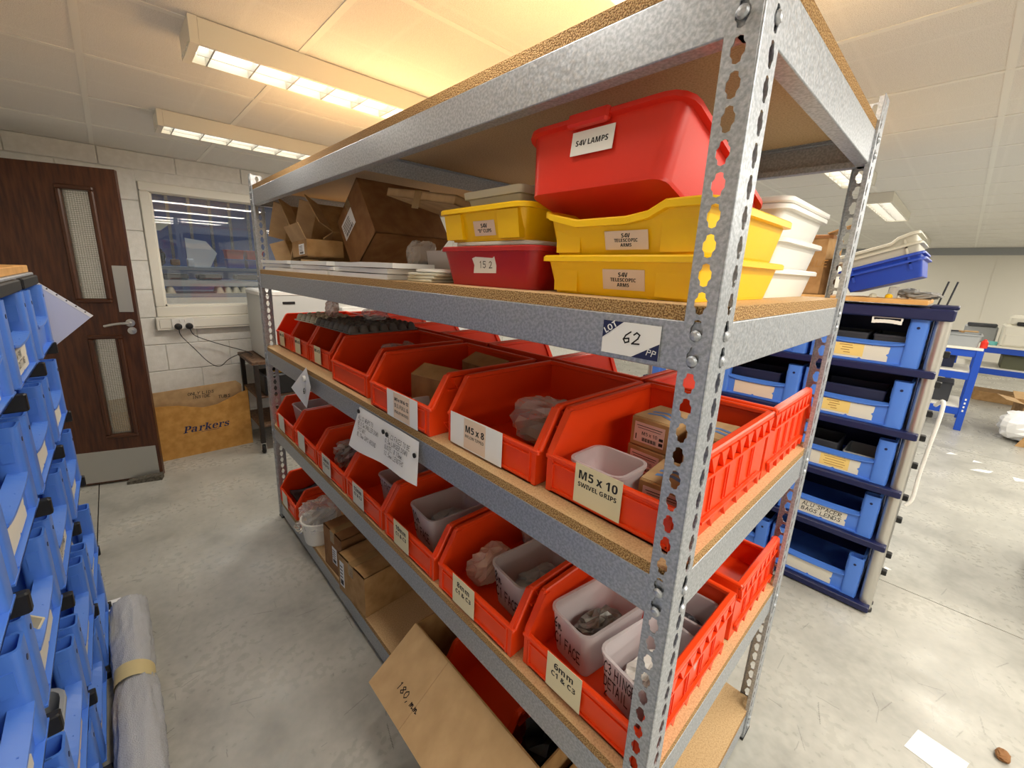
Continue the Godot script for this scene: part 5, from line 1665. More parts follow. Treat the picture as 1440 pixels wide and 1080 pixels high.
func build_left_tower() -> void:
	var s: SurfaceTool
	var xf := -0.838
	var tops := [1.505, 1.213, 0.915, 0.565, 0.262]
	var cols := [-1.972, -1.535, -1.098, -0.66]
	var t := thing("container_stand", "aluminium stand with black brackets carrying the blue containers across the aisle", "stand")
	for z in [-2.2, -1.755, -1.317, -0.88, -0.44]:
		s = mb()
		cbox(s, Vector3(-1.34, 0.77, z), Vector3(0.045, 1.54, 0.02), 0.004)
		obj("upright", s, M.alu, t)
		for y in tops:
			s = mb()
			cbox(s, Vector3(-1.1, y - 0.252, z), Vector3(0.48, 0.03, 0.012), 0.002)
			cbox(s, Vector3(-0.85, y - 0.252, z), Vector3(0.05, 0.045, 0.022), 0.003)
			obj("bracket", s, M.black, t)
		s = mb()
		cbox(s, Vector3(-1.34, 0.01, z), Vector3(0.09, 0.02, 0.05), 0.003)
		obj("foot", s, M.black, t)
	for y in tops:
		s = mb()
		cbox(s, Vector3(-1.34, y - 0.252, -1.32), Vector3(0.03, 0.03, 1.78), 0.003)
		obj("rail", s, M.alu, t)
	s = mb()
	cbox(s, Vector3(-1.1, 1.535, -1.32), Vector3(0.5, 0.03, 1.8), 0.003)
	obj("top_frame", s, M.galv, t)
	for z in cols:
		s = mb()
		cbox(s, Vector3(-0.87, 1.525, z), Vector3(0.07, 0.034, 0.38), 0.004)
		obj("top_cap", s, M.black, t)
	t = thing("wooden_board", "pale wooden board lying on top of the blue container stand", "board", Vector3(-1.12, 1.5505, -1.33))
	s = mb()
	cbox(s, Vector3(0, 0.013, 0), Vector3(0.52, 0.026, 1.75), 0.002)
	obj("board_plank", s, M.pine, t)
	t = thing("cream_cloth", "cream crumpled cloth lying on the wooden board of the stand", "cloth", Vector3(-1.0, 1.578, -1.55))
	s = mb()
	crumple(s, Vector3(0, 0.02, 0), Vector3(0.07, 0.02, 0.1), 43, 0.7)
	obj("cloth", s, M.card_cream, t)
	var rows := ["top", "second", "third", "fourth", "bottom"]
	var cn := ["at the door end", "second from the door", "third from the door", "closest to the photographer"]
	var labs := [[-1, 5, 0, 0], [0, 6, 0, 0], [0, 5, 0, 0], [0, 0, 2, 0], [0, 2, 0, 0]]
	for r in 5:
		for k in 4:
			var dx: float = [0.006, 0.0, -0.004, 0.0][k] + [0.004, 0.0, 0.0, 0.006, 0.0][r]
			container("blue open-front container across the aisle, %s row, %s" % [rows[r], cn[k]], "blue containers across the aisle", Vector3(xf + dx, tops[r] - 0.222, cols[k]), true, labs[r][k])
	# what lies in them
	for b in [[0, 0, M.bag, M.white_plastic, "white wrapped parts in the top blue container at the door end"], [1, 0, M.bag, M.grey_plastic, "clear bag glinting in a second-row blue container"], [3, 0, M.bag, M.white_plastic, "white bag spilling from a fourth-row blue container"]]:
		t = thing("polythene_bag", b[4], "bag", Vector3(xf - 0.11, tops[b[0]] - 0.217, cols[b[1]] + 0.02), Basis.IDENTITY, "bags in the blue containers")
		s = mb()
		crumple(s, Vector3(0, 0.08, 0), Vector3(0.1, 0.08, 0.13), b[0] * 7 + 3, 0.6)
		obj("bag_skin", s, b[2], t)
		s = mb()
		crumple(s, Vector3(0, 0.06, 0), Vector3(0.08, 0.055, 0.11), b[0] * 5 + 2, 0.6)
		obj("contents", s, b[3], t)
	t = thing("brown_envelope", "brown paper envelope sticking out of a blue container", "envelope", Vector3(xf - 0.12, tops[2] - 0.217, -1.05), roty(40) * rotz(-38))
	s = mb()
	cbox(s, Vector3(0, 0.07, 0), Vector3(0.006, 0.14, 0.16), 0.002)
	obj("envelope_body", s, M.card_cream, t)
	t = thing("grey_tub", "pale grey rounded tub inside a low blue container", "tub", Vector3(xf - 0.16, tops[3] - 0.2165, -1.08))
	s = mb()
	tray_shape(s, 0.28, 0.28, 0.14, 0.05, 0.86, 0.008)
	obj("tub_wall", s, M.grey_plastic, t)
	# punched plastic pocket hanging out at the end
	t = thing("punched_pocket", "clear punched pocket with white paper sticking out beside the top container", "pocket", Vector3(0, 0, -2.205))
	s = mb()
	prism(s, PackedVector2Array([Vector2(-0.865, 1.535), Vector2(-0.705, 1.376), Vector2(-0.828, 1.262), Vector2(-0.94, 1.4)]), 0.0015)
	obj("pocket_sheet", s, M.pocket, t)
	s = mb()
	prism(s, PackedVector2Array([Vector2(-0.865, 1.536), Vector2(-0.703, 1.377), Vector2(-0.712, 1.369), Vector2(-0.873, 1.527)]), 0.003)
	var st := obj("punched_strip", s, M.paper, t)
	s = mb()
	for k in 6:
		lathe(s, [[0.0028, 0.0], [0.0028, 0.0006], [0.0, 0.0007]], Transform3D(Basis(Vector3(1, 0, 0), PI / 2), Vector3(-0.845 + 0.024 * k, 1.511 - 0.0236 * k, 0.0016)), 8)
	obj("punch_hole", s, M.black, st)

func build_right_tower() -> void:
	var s: SurfaceTool
	var xf := 1.998
	var bots := [1.262, 0.972, 0.682, 0.392, 0.044]
	var cols := [-0.052, -0.475, -0.898]
	var z1 := 0.212
	var z0 := -1.14
	var t := thing("drawer_tower", "navy framed tower with round aluminium posts behind the rack", "tower")
	for y in bots:
		s = mb()
		cbox(s, Vector3(xf - 0.002, y - 0.019, (z0 + z1) / 2), Vector3(0.05, 0.032, z1 - z0), 0.004)
		obj("front_rail", s, M.navy, t)
		s = mb()
		box(s, Vector3(xf + 0.28, y - 0.012, (z0 + z1) / 2), Vector3(0.5, 0.006, z1 - z0 - 0.06))
		obj("shelf_plate", s, M.navy, t)
	for q in [[xf + 0.03, 0.192, 0.026], [xf + 0.1, 0.196, 0.02], [xf + 0.46, 0.192, 0.026], [xf + 0.03, z0 + 0.03, 0.026], [xf + 0.46, z0 + 0.03, 0.026]]:
		s = mb()
		lathe(s, [[q[2], 0.012], [q[2], 1.52]], Transform3D(Basis.IDENTITY, Vector3(q[0], 0, q[1])), 18)
		obj("post", s, M.alu, t)
		s = mb()
		lathe(s, [[q[2] + 0.006, 0.0], [q[2] + 0.006, 0.012]], Transform3D(Basis.IDENTITY, Vector3(q[0], 0, q[1])), 14)
		obj("foot", s, M.black, t)
	s = mb()
	box(s, Vector3(xf + 0.28, 0.77, 0.19), Vector3(0.34, 1.46, 0.006))
	obj("end_panel", s, M.panel_brown, t)
	s = mb()
	box(s, Vector3(xf + 0.5, 0.77, (z0 + z1) / 2), Vector3(0.006, 1.46, z1 - z0 - 0.1))
	obj("back_panel", s, M.navy, t)
	for y in [1.33, 1.19, 1.05, 0.93, 0.79, 0.62, 0.5, 0.3, 0.2]:
		s = mb()
		cbox(s, Vector3(xf + 0.1, y, 0.226), Vector3(0.03, 0.028, 0.024), 0.003)
		obj("clip", s, M.black, t)
	s = mb()
	cbox(s, Vector3(xf + 0.26, 1.505, (z0 + z1) / 2), Vector3(0.56, 0.05, z1 - z0 + 0.02), 0.006)
	for k in 4:
		cbox(s, Vector3(xf + 0.05 + k * 0.06, 1.536, z1 - 0.03), Vector3(0.04, 0.014, 0.09), 0.003)
	obj("top_frame", s, M.navy, t)
	t = thing("white_cable", "white cable hanging down the outside of the navy tower", "cable")
	s = mb()
	tube(s, smooth_path([Vector3(xf + 0.12, 1.09, 0.237), Vector3(xf + 0.09, 1.12, 0.258), Vector3(xf + 0.08, 1.05, 0.262), Vector3(xf + 0.075, 0.9, 0.255), Vector3(xf + 0.07, 0.75, 0.25), Vector3(xf + 0.06, 0.64, 0.25), Vector3(xf + 0.05, 0.6, 0.232)]), 0.008, 8)
	obj("cable_run", s, M.white_plastic, t)
	var rows := ["top", "second", "third", "fourth", "lowest"]
	var labs := [[1, 0, 0], [1, 2, 0], [4, 0, 0], [3, 0, 0], [0, 0, 0]]
	for r in 5:
		for k in 3:
			container("blue open-front container in the navy tower, %s row, %s column" % [rows[r], ["end", "middle", "inner"][k]], "blue containers in the navy tower", Vector3(xf + 0.006 if r < 4 else xf + 0.006, bots[r] - 0.0025, cols[k]), false, labs[r][k])
	var k2 := 0
	for b in [[0, -0.125, 0.16, 0.13, M.dark_grey], [0, 0.045, 0.15, 0.13, M.dark_grey], [1, -0.06, 0.26, 0.15, M.box_navy], [2, -0.14, 0.16, 0.13, M.dark_grey], [2, 0.045, 0.17, 0.1, M.grey_plastic], [1, -0.5, 0.26, 0.15, M.box_navy]]:
		t = thing("parts_box", ["dark grey box in top-row container, without writing", "dark grey box with brown writing in top-row container", "navy box in second-row end container", "dark tall box in third-row container", "mid-grey box in third-row container", "navy box in second-row middle container"][k2], "box", Vector3(xf + 0.17, bots[b[0]] + 0.003, b[1]), Basis.IDENTITY, "boxes in the blue containers")
		s = mb()
		tray_shape(s, 0.22, b[2], b[3], 0.008, 0.96, 0.003)
		obj("box_body", s, b[4], t)
		if k2 == 1:
			var g := mb()
			pen(g, "CNC, TOE", 0.018, Transform3D(FX, Vector3(-0.108, 0.08, -0.055)), 0.16)
			pen(g, "ALU STOCK", 0.014, Transform3D(FX, Vector3(-0.107, 0.05, -0.055)), 0.16)
			obj("handwriting", g, M.brown_print, t)
		k2 += 1
	t = thing("folded_strip", "white folded paper strip tucked under the navy tower's top frame", "strip", Vector3(xf - 0.012, 1.462, 0.012))
	s = mb()
	var pts := []
	for i in 9:
		pts.append(Vector3(0, 0.006 * cos((i - 4) * 0.35) - 0.006, (i - 4) * 0.013))
	for i in 8:
		var a: Vector3 = pts[i]
		var b: Vector3 = pts[i + 1]
		box(s, (a + b) / 2, Vector3(0.004, 0.016, 0.0135))
	box(s, Vector3(0.008, 0.01, -0.05), Vector3(0.02, 0.012, 0.006))
	box(s, Vector3(0.008, 0.01, 0.05), Vector3(0.02, 0.012, 0.006))
	box(s, Vector3(0.01, 0.02, 0), Vector3(0.006, 0.014, 0.1))
	obj("strip", s, M.white_plastic, t)
	# on top: board, tilted trays, cartons, loose parts
	t = thing("wooden_board", "pale wooden board on top of the navy tower", "board", Vector3(xf + 0.2, 1.543, -0.5))
	s = mb()
	cbox(s, Vector3(0, 0.01, 0), Vector3(0.44, 0.02, 1.26), 0.002)
	obj("board_plank", s, M.pine, t)
	var yb := 1.564
	var tb := Basis(Vector3(1, 0, 0), deg_to_rad(-19.5))
	var along := tb * Vector3(0, 1, 0)
	for k in 4:
		t = thing("storage_tray", ["lower blue tray of the tilted stack on the tower", "upper blue tray of the tilted stack on the tower", "grey tray directly above the blue trays in tilted stack", "topmost grey tray with dipped rim in tilted stack"][k], "tray", Vector3(2.24, yb + 0.06, -0.035) + along * (0.026 * k + (0.02 if k > 1 else 0.0)), tb, "tilted trays on the tower")
		s = mb()
		if k < 3:
			tray_shape(s, 0.43, 0.31, 0.085, 0.015, 0.9, 0.014)
		else:
			var s2 := mb()
			dipped_tray(s2, 0.43, 0.31, 0.105, 0.015)
			var am := fin(s2, M.tray_grey)
			put("tray_body", am, t, Transform3D.IDENTITY)
		if k < 3:
			obj("tray_body", s, [M.tray_blue, M.tray_blue, M.tray_grey][k], t)
		for q in [-0.1, 0.1]:
			s = mb()
			box(s, Vector3(-0.206, 0.06, q), Vector3(0.004, 0.04, 0.008))
			obj("runner_stop", s, [M.tray_blue, M.tray_blue, M.tray_grey, M.tray_grey][k], t)
	t = thing("clear_jar", "clear plastic jar propping the tilted trays on the tower", "jar", Vector3(2.16, yb, -0.005))
	s = mb()
	lathe(s, [[0.02, 0.0], [0.02, 0.05], [0.017, 0.052], [0.0, 0.053]], Transform3D.IDENTITY, 14)
	obj("jar_wall", s, M.bag, t)
	for k in 3:
		t = thing("bottle_cap", ["pale cap lying under the tilted trays", "yellow cap lying under the tilted trays", "white cap next to the grey parts under the trays"][k], "cap", Vector3(2.1 + 0.03 * k, yb, -0.07 + 0.055 * k), Basis.IDENTITY, "caps under the tilted trays")
		s = mb()
		lathe(s, [[0.014, 0.0], [0.014, 0.012], [0.008, 0.018], [0.0, 0.019]], Transform3D.IDENTITY, 12)
		obj("cap_shell", s, [M.cream, M.yellow, M.white_plastic][k], t)
	t = thing("crumpled_gloves", "crumpled grey work gloves at the end of the tower top", "gloves", Vector3(2.14, yb, 0.1))
	s = mb()
	crumple(s, Vector3(0, 0.018, 0), Vector3(0.05, 0.018, 0.075), 47, 0.9)
	crumple(s, Vector3(0.03, 0.026, -0.05), Vector3(0.04, 0.024, 0.045), 48, 0.9)
	obj("glove_fabric", s, M.glove, t)
	for k in 2:
		t = thing("steel_rod", "thin dark rod standing up on the tower top, %s" % ["straight one", "its twin nearer the end wall"][k], "rod", Vector3(2.32, 1.5315, 0.15 + k * 0.03), Basis(Vector3(1, 0, 0), deg_to_rad(8)), "rods on the tower")
		s = mb()
		lathe(s, [[0.004, 0.0], [0.004, 0.12]], Transform3D.IDENTITY, 6)
		obj("rod", s, M.dark_grey, t)
	t = carton("carton", "brown carton with faded print standing on the navy tower", Vector3(2.2, yb, -0.42), roty(-8), Vector3(0.2, 0.28, 0.3), 0, M.card, [], 0)
	written(t, ["FRAGILE"], 0.03, Transform3D(FX, Vector3(-0.102, 0.14, -0.02)), 0.1, M.brown_print)
	t = thing("folded_carton", "second brown carton with one flap sticking up behind the post", "box", Vector3(2.43, yb, -0.43), roty(3))
	s = mb()
	cbox(s, Vector3(0, 0.16, 0), Vector3(0.2, 0.32, 0.22), 0.003)
	obj("carton_body", s, M.card_dark, t)
	s = mb()
	box(s, Vector3(-0.05, 0.345, 0.14), Vector3(0.18, 0.004, 0.12), Basis(Vector3(1, 0, 0), deg_to_rad(-22)))
	obj("flap", s, M.card, t)

# ---------------------------------------------------------------- corner by the door
func build_wall_corner() -> void:
	var s: SurfaceTool
	var t := thing("storage_carton", "large yellowish-brown carton with torn front edge and printed name, by the wall", "box", Vector3(-0.4, 0, -3.925))
	var w := 0.55
	s = mb()
	var front := PackedVector2Array([Vector2(-w, 0), Vector2(w, 0), Vector2(w, 0.505), Vector2(w - 0.06, 0.492), Vector2(w - 0.14, 0.455), Vector2(w - 0.24, 0.415), Vector2(w - 0.34, 0.405), Vector2(w - 0.42, 0.425), Vector2(w - 0.5, 0.45), Vector2(w - 0.62, 0.465), Vector2(-w, 0.47)])
	prism(s, front, 0.005)
	var f := obj("front_panel", s, M.card_gold, t)
	var serif := SystemFont.new()
	serif.font_names = PackedStringArray(["Droid Serif"])
	serif.font_weight = 700
	serif.font_italic = true
	var tm := TextMesh.new()
	tm.text = "Parkers"
	tm.font = serif
	tm.font_size = 24
	tm.pixel_size = 0.01
	tm.depth = 0.02
	tm.material = M.navy_print
	var k := 0.062 / tm.get_aabb().size.y
	put("lettering", tm, f, Transform3D(Basis(Vector3(k, 0, 0), Vector3(0.25 * k, k, 0), Vector3(0, 0, 0.02)), Vector3(0.22, 0.235, 0.0032)))
	s = mb()
	box(s, Vector3(0.24, 0.196, 0.0029), Vector3(0.13, 0.003, 0.0006))
	obj("underline_print", s, M.navy_print, f)
	s = mb()
	prism(s, PackedVector2Array([Vector2(-w, 0), Vector2(w - 0.04, 0), Vector2(w - 0.04, 0.56), Vector2(w - 0.08, 0.6), Vector2(-w, 0.56)]), 0.005, Transform3D(Basis(Vector3(1, 0, 0), deg_to_rad(6)), Vector3(0, 0, -0.09)))
	var b := obj("back_panel", s, M.card_light, t)
	written(b, ["ONLY LIDS", "  INSIDE"], 0.024, Transform3D(Basis(Vector3(1, 0, 0), deg_to_rad(6)), Vector3(0.12, 0.515, -0.033)), 0.16)
	written(b, ["TUBS"], 0.026, Transform3D(Basis(Vector3(1, 0, 0), deg_to_rad(6)), Vector3(0.33, 0.455, -0.039)), 0.14)
	for q in [-1, 1]:
		s = mb()
		bx(s, Vector3(q * w, 0, -0.09), Vector3(q * (w - 0.005), 0.52, 0))
		obj("side_panel", s, M.card_gold, t)
	s = mb()
	bx(s, Vector3(-w, 0, -0.09), Vector3(w, 0.005, 0))
	obj("bottom_panel", s, M.card_gold, t)
	# trolley with an appliance
	t = thing("steel_trolley", "brown steel trolley on castors in the corner behind the rack", "trolley", Vector3(0.15, 0, -3.62))
	s = mb()
	cbox(s, Vector3(0.35, 0.8, -0.255), Vector3(0.72, 0.03, 0.53), 0.003)
	obj("top_tray", s, M.rust, t)
	for q in [[0.02, 0.0], [0.68, 0.0], [0.02, -0.5], [0.68, -0.5]]:
		s = mb()
		cbox(s, Vector3(q[0], 0.44, q[1]), Vector3(0.035, 0.7, 0.035), 0.003)
		var lg := obj("leg", s, M.dark_steel, t)
		s = mb()
		lathe(s, [[0.0, -0.012], [0.036, -0.012], [0.04, 0.0], [0.036, 0.012], [0.0, 0.012]], Transform3D(rotz(90), Vector3(q[0], 0.04, q[1])), 16)
		obj("castor_wheel", s, M.rubber, lg)
		s = mb()
		box(s, Vector3(q[0] - 0.018, 0.062, q[1]), Vector3(0.004, 0.06, 0.03))
		box(s, Vector3(q[0] + 0.018, 0.062, q[1]), Vector3(0.004, 0.06, 0.03))
		box(s, Vector3(q[0], 0.092, q[1]), Vector3(0.04, 0.006, 0.04))
		obj("castor_fork", s, M.alu, lg)
	for y in [0.24, 0.5]:
		s = mb()
		cbox(s, Vector3(0.35, y, -0.25), Vector3(0.68, 0.02, 0.5), 0.002)
		obj("shelf_tray", s, M.rust, t)
	t = thing("tool_case", "black case with yellow label on the trolley shelf", "case", Vector3(0.42, 0.511, -3.75))
	s = mb()
	cbox(s, Vector3(0, 0.09, 0), Vector3(0.4, 0.18, 0.3), 0.012)
	obj("case_body", s, M.black, t)
	s = mb()
	box(s, Vector3(-0.06, 0.1815, 0.05), Vector3(0.14, 0.002, 0.09))
	obj("yellow_label", s, M.yellow, t)
	t = thing("desk_appliance", "white and grey boxy appliance standing on the steel trolley", "appliance", Vector3(0.55, 0.8155, -3.87))
	s = mb()
	cbox(s, Vector3(0, 0.29, 0), Vector3(0.6, 0.57, 0.46), 0.012)
	obj("casing", s, M.appliance, t)
	s = mb()
	cbox(s, Vector3(0, 0.555, 0.0), Vector3(0.61, 0.05, 0.47), 0.012)
	obj("top_lid", s, M.white_plastic, t)
	s = mb()
	cbox(s, Vector3(-0.08, 0.475, 0.232), Vector3(0.1, 0.022, 0.008), 0.003)
	obj("handle", s, M.black, t)
	t = thing("white_cabinet", "tall white cabinet beyond the far end of the rack", "cabinet", Vector3(1.36, 0, -3.9))
	s = mb()
	cbox(s, Vector3(0, 0.62, 0), Vector3(0.85, 1.24, 0.5), 0.008)
	obj("body", s, M.white_plastic, t)
	for q in [-1, 1]:
		s = mb()
		cbox(s, Vector3(q * 0.21, 0.62, 0.256), Vector3(0.41, 1.18, 0.014), 0.004)
		var dr := obj("door", s, M.white_plastic, t)
		s = mb()
		cbox(s, Vector3(q * 0.04, 0.75, 0.27), Vector3(0.014, 0.12, 0.014), 0.003)
		obj("handle", s, M.alu, dr)
	t = thing("packing_bag", "white plastic sack standing behind the rack by the cabinet", "sack", Vector3(2.35, 0, -3.7))
	s = mb()
	crumple(s, Vector3(0, 0.52, 0), Vector3(0.42, 0.52, 0.35), 67, 0.5)
	obj("sack_skin", s, M.paper, t)

# ---------------------------------------------------------------- far end of the room
func bench(label: String, at: Vector3, len: float, deep: float, y: float, shelves: Array, z_side: int) -> Node3D:
	# at = foot of the leg nearest to the view; the bench runs along z in the direction z_side
	var t := thing("work_bench", label, "bench", at, Basis.IDENTITY, "blue framed benches at the end of the room")
	var s := mb()
	cbox(s, Vector3(deep / 2, y - 0.012, z_side * len / 2), Vector3(deep + 0.02, 0.024, len + 0.04), 0.003)
	obj("bench_top", s, M.trim, t)
	for q in [0.0, 1.0]:
		for x in [0.02, deep - 0.02]:
			s = mb()
			cbox(s, Vector3(x, (y - 0.024) / 2, z_side * len * q), Vector3(0.05, y - 0.024, 0.06), 0.003)
			var lg := obj("leg", s, M.frame_blue, t)
			if x < 0.1:
				for j in 4:
					s = mb()
					box(s, Vector3(-0.006, 0.24 + j * 0.045, z_side * len * q), Vector3(0.003, 0.022, 0.014))
					obj("peg_slot", s, M.white_plastic, lg)
	for yy in shelves + [y - 0.024]:
		s = mb()
		cbox(s, Vector3(0.016, yy - 0.04, z_side * len / 2), Vector3(0.026, 0.08, len), 0.003)
		cbox(s, Vector3(deep - 0.016, yy - 0.04, z_side * len / 2), Vector3(0.026, 0.08, len), 0.003)
		obj("beam", s, M.frame_blue, t)
		if yy < y - 0.05:
			s = mb()
			cbox(s, Vector3(deep / 2, yy + 0.008, z_side * len / 2), Vector3(deep - 0.06, 0.016, len - 0.07), 0.002)
			obj("shelf_board", s, M.trim, t)
	return t

func build_far_right() -> void:
	var s: SurfaceTool
	var t: Node3D
	bench("closer blue framed workbench with white top and lower shelf", Vector3(6.5, 0, 0.47), 1.7, 0.75, 0.97, [0.68, 0.26], -1)
	bench("farther blue framed workbench carrying the white printer", Vector3(8.5, 0, 0.3), 2.6, 0.8, 0.85, [0.52], 1)
	t = thing("desk_printer", "large white printer on the farther blue bench", "printer", Vector3(8.8, 0.8505, 1.0))
	s = mb()
	cbox(s, Vector3(0, 0.15, 0), Vector3(0.55, 0.3, 0.62), 0.02)
	cbox(s, Vector3(0.02, 0.36, 0), Vector3(0.46, 0.14, 0.54), 0.03)
	obj("casing", s, M.printer, t)
	s = mb()
	cbox(s, Vector3(-0.235, 0.325, -0.06), Vector3(0.1, 0.05, 0.3), 0.008)
	obj("output_slot", s, M.black, t)
	s = mb()
	cbox(s, Vector3(-0.28, 0.1, 0), Vector3(0.012, 0.14, 0.56), 0.003)
	obj("paper_drawer", s, M.printer, t)
	t = thing("small_printer", "small grey printer left of the white one, on a bench", "printer", Vector3(9.12, 0.8505, 0.49))
	s = mb()
	cbox(s, Vector3(0, 0.12, 0), Vector3(0.3, 0.24, 0.34), 0.02)
	obj("casing", s, M.grey_plastic, t)
	s = mb()
	cbox(s, Vector3(-0.1, 0.255, 0), Vector3(0.2, 0.04, 0.3), 0.008)
	obj("paper_feed", s, M.dark_grey, t)
	t = thing("parts_tray", "grey tray heaped with small brown parts on closer bench", "tray", Vector3(6.78, 0.9705, 0.22))
	s = mb()
	tray_shape(s, 0.4, 0.48, 0.14, 0.02, 0.95, 0.01)
	obj("tray_body", s, M.grey_plastic, t)
	var rng := RandomNumberGenerator.new()
	rng.seed = 5
	for k in 5:
		var p := thing("wood_offcut", "small %s offcut in the grey tray on the closer bench" % ["brown", "pale", "dark", "short brown", "short pale"][k], "offcut", Vector3(6.68 + rng.randf() * 0.2, 1.112 + 0.012 * (k / 4), 0.06 + 0.075 * k), roty(rng.randf() * 180), "offcuts in the tray")
		s = mb()
		cbox(s, Vector3(0, 0.01, 0), Vector3(0.12, 0.018, 0.03), 0.003)
		obj("offcut_block", s, [M.card, M.card_light, M.dark_grey][k % 3], p)
	t = thing("spray_can", "red can standing at the bench corner", "can", Vector3(6.62, 0.9705, 0.485))
	s = mb()
	lathe(s, [[0.028, 0.0], [0.03, 0.01], [0.03, 0.07], [0.018, 0.085], [0.012, 0.1], [0.0, 0.1]], Transform3D.IDENTITY, 14)
	obj("can_body", s, M.red_tote, t)
	t = thing("teal_box", "teal green box at the hidden end of the closer bench", "box", Vector3(6.56, 0.9705, -0.11))
	s = mb()
	cbox(s, Vector3(0, 0.07, 0), Vector3(0.14, 0.14, 0.1), 0.004)
	obj("box_body", s, M.teal, t)
	t = thing("tape_roll", "turquoise roll standing between tray and small printer", "roll", Vector3(8.62, 0.8505, 0.62))
	s = mb()
	lathe(s, [[0.05, 0.0], [0.055, 0.005], [0.055, 0.05], [0.02, 0.05]], Transform3D.IDENTITY, 16)
	obj("roll_body", s, M.turquoise, t)
	var boxes := [[6.85, 0.697, 0.16, 0.3, 0.2, 0.3, "navy crate on the middle shelf of the closer bench"], [6.9, 0.277, 0.2, 0.4, 0.22, 0.3, "grey toolbox on the lowest shelf of the closer bench"], [8.85, 0.537, 0.9, 0.5, 0.18, 0.3, "grey-green box under the white printer"], [8.85, 0.537, 1.28, 0.5, 0.2, 0.34, "dark green box farther along under the printer"], [8.85, 0.537, 1.66, 0.5, 0.2, 0.34, "dark green box at the picture edge under the bench"]]
	var mats := [M.box_navy, M.dark_grey, M.olive, M.green_box, M.green_box]
	for k in boxes.size():
		var b: Array = boxes[k]
		t = thing("storage_box", b[6], "box", Vector3(b[0], b[1], b[2]), Basis.IDENTITY, "boxes on the bench shelves")
		s = mb()
		tray_shape(s, b[3], b[5], b[4], 0.012, 0.96, 0.008)
		obj("box_body", s, mats[k], t)
		s = mb()
		cbox(s, Vector3(0, b[4] + 0.006, 0), Vector3(b[3] - 0.01, 0.012, b[5] - 0.01), 0.003)
		obj("lid", s, mats[k], t)
	t = thing("long_carton", "long flat brown carton on the floor under the farther bench", "box", Vector3(9.0, 0, 1.15))
	s = mb()
	cbox(s, Vector3(0, 0.07, 0), Vector3(0.4, 0.14, 1.1), 0.004)
	obj("carton_body", s, M.card, t)
	t = thing("waste_sack", "white rubbish sack on the floor at the picture edge", "sack", Vector3(6.6, 0, 0.98))
	s = mb()
	crumple(s, Vector3(0, 0.17, 0), Vector3(0.26, 0.17, 0.24), 83, 0.35)
	obj("sack_skin", s, M.paper, t)
	t = thing("cardboard_scrap", "bent brown cardboard strip leaning on the white sack", "cardboard", Vector3(6.32, 0, 0.94), rotz(-12))
	s = mb()
	prism(s, PackedVector2Array([Vector2(-0.04, 0), Vector2(0.02, 0), Vector2(0.08, 0.16), Vector2(0.2, 0.2), Vector2(0.2, 0.26), Vector2(0.05, 0.22)]), 0.006, Transform3D(Basis(Vector3(0, 0, 1), Vector3(0, 1, 0), Vector3(-1, 0, 0)), Vector3.ZERO))
	obj("strip", s, M.card, t)
	t = carton("carton", "pale brown open carton standing behind the white sack", Vector3(7.1, 0, 1.05), roty(10), Vector3(0.34, 0.36, 0.3), 2, M.card, [], 0)
	# trolley cut by the picture edge
	t = thing("grey_trolley", "grey cabinet on black castors cut off by the picture edge", "trolley", Vector3(2.42, 0, 0.79))
	s = mb()
	cbox(s, Vector3(0.45, 0.42, 0.32), Vector3(0.95, 0.66, 0.62), 0.01)
	obj("cabinet_body", s, M.grey_plastic, t)
	for q in [[0.06, 0.08], [0.84, 0.02], [0.06, 0.56], [0.84, 0.56]]:
		s = mb()
		lathe(s, [[0.0, -0.015], [0.04, -0.015], [0.045, 0.0], [0.04, 0.015], [0.0, 0.015]], Transform3D(Basis(Vector3(1, 0, 0), PI / 2), Vector3(q[0], 0.045, q[1])), 16)
		box(s, Vector3(q[0], 0.085, q[1]), Vector3(0.04, 0.02, 0.04))
		obj("castor", s, M.rubber, t)

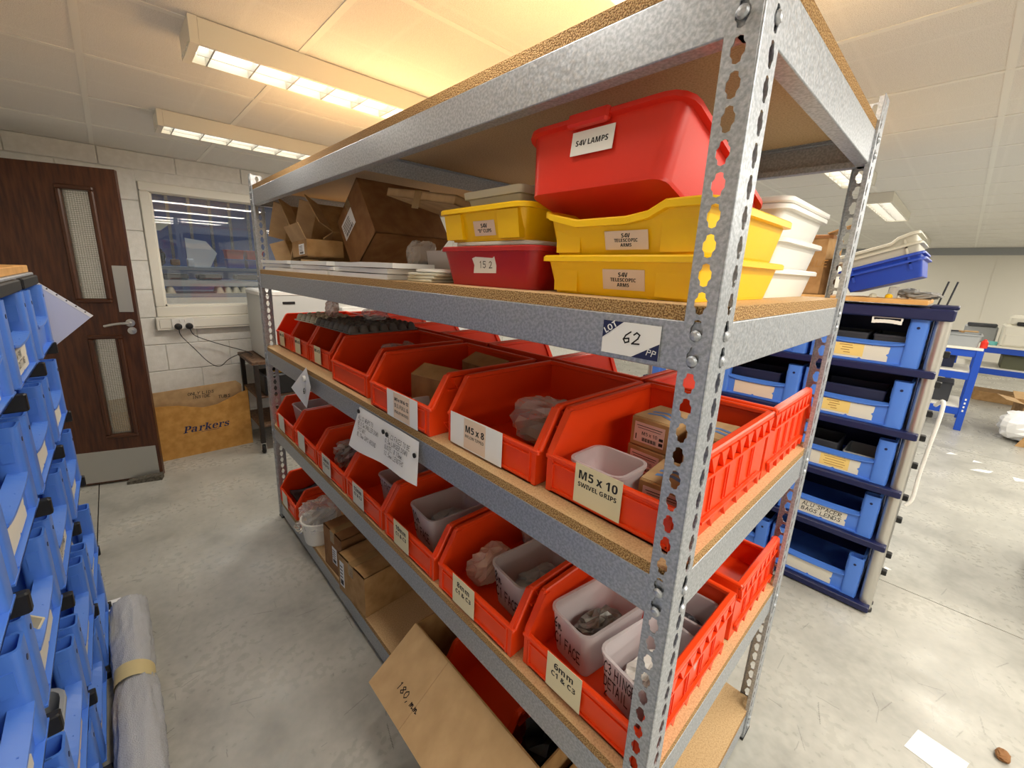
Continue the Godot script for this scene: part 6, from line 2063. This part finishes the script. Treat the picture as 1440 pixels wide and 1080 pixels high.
func build_floor_bits() -> void:
	var s: SurfaceTool
	# roll of bubble wrap
	var t := thing("bubble_wrap_roll", "long silvery roll of bubble wrap lying in the aisle, taped in the middle", "roll")
	s = mb()
	var n := FastNoiseLite.new()
	n.seed = 91
	n.frequency = 3.0
	var rings := []
	for i in 121:
		var f := i / 120.0
		var z := lerpf(-2.11, -0.75, f)
		var cx := -0.765 + 0.012 * sin(f * 3.0)
		var squeeze := 1.0 - 0.16 * exp(-pow((z + 1.62) / 0.05, 2))
		var r := PackedVector3Array()
		for k in 40:
			var a := TAU * k / 40
			var rad := 0.062 * squeeze * (1.0 + 0.22 * n.get_noise_3d(cos(a) * 1.2, sin(a) * 1.2, z * 0.5) + 0.16 * absf(n.get_noise_3d(cos(a) * 5.0, sin(a) * 5.0, z * 2.5)))
			if i == 0:
				rad *= 0.8
			r.append(Vector3(cx + cos(a) * rad, maxf(0.05 + sin(a) * rad * 0.82, 0.001), z))
		rings.append(r)
	gid += 1
	for i in rings.size() - 1:
		for j in 40:
			var k := (j + 1) % 40
			s.set_smooth_group(gid)
			quad(s, rings[i][j], rings[i + 1][j], rings[i + 1][k], rings[i][k], false)
	for e in [0, rings.size() - 1]:
		for j in range(1, 39):
			tri(s, rings[e][0], rings[e][j], rings[e][j + 1])
	obj("wrap", s, M.bubble, t)
	s = mb()
	var ra := []
	for i in 3:
		var r := PackedVector3Array()
		for k in 24:
			var a := TAU * k / 24
			r.append(Vector3(-0.757 + cos(a) * 0.0615, maxf(0.05 + sin(a) * 0.054, 0.0015), -1.66 + 0.04 * i + cos(a) * 0.02))
		ra.append(r)
	loft(s, ra)
	obj("masking_tape", s, M.masking, t)
	var papers := [[Vector3(-0.838, 0, -2.215), PackedVector2Array([Vector2(-0.035, -0.05), Vector2(0.0, -0.045), Vector2(0.045, -0.04), Vector2(0.02, 0.05), Vector2(-0.035, 0.02)]), "white paper tag with red print on the floor beside the blue containers"], [Vector3(1.33, 0, 0.46), PackedVector2Array([Vector2(-0.05, -0.06), Vector2(0.07, -0.03), Vector2(0.05, 0.1), Vector2(-0.08, 0.07)]), "white paper lying on the floor at the bottom edge of the picture"], [Vector3(5.06, 0, 0.64), PackedVector2Array([Vector2(-0.06, -0.07), Vector2(0.02, -0.02), Vector2(0.07, 0.08), Vector2(-0.02, 0.05)]), "larger white paper scrap on the floor of the far aisle"], [Vector3(5.4, 0, 0.45), PackedVector2Array([Vector2(-0.04, -0.04), Vector2(0.05, -0.01), Vector2(0.02, 0.04)]), "small white scrap on the floor closest to the blue bench"], [Vector3(5.32, 0, 0.62), PackedVector2Array([Vector2(-0.03, -0.03), Vector2(0.04, -0.02), Vector2(0.01, 0.04)]), "tiny white scrap behind the larger white paper scrap"], [Vector3(5.05, 0, 0.88), PackedVector2Array([Vector2(-0.05, -0.04), Vector2(0.06, -0.05), Vector2(0.04, 0.07)]), "white scrap on the far aisle floor near the picture edge"], [Vector3(2.53, 0, 0.235), PackedVector2Array([Vector2(-0.02, -0.015), Vector2(0.02, -0.01), Vector2(0.01, 0.02)]), "tiny white chip on the floor beside the navy tower foot"]]
	for p in papers:
		var o := thing("paper_scrap", p[2], "paper", p[0], Basis.IDENTITY, "paper scraps on the floor")
		s = mb()
		prism(s, p[1], 0.0012, Transform3D(Basis(Vector3(1, 0, 0), Vector3(0, 0, 1), Vector3(0, -1, 0)), Vector3(0, 0.0012, 0)))
		obj("sheet", s, M.paper, o)
	s = mb()
	crumple(s, Vector3(1.5, 0.012, 0.64), Vector3(0.03, 0.012, 0.02), 97, 0.5)
	tag(obj("wood_chip", s, M.card_dark), "small dark brown chip on the floor at the bottom corner", "chip")
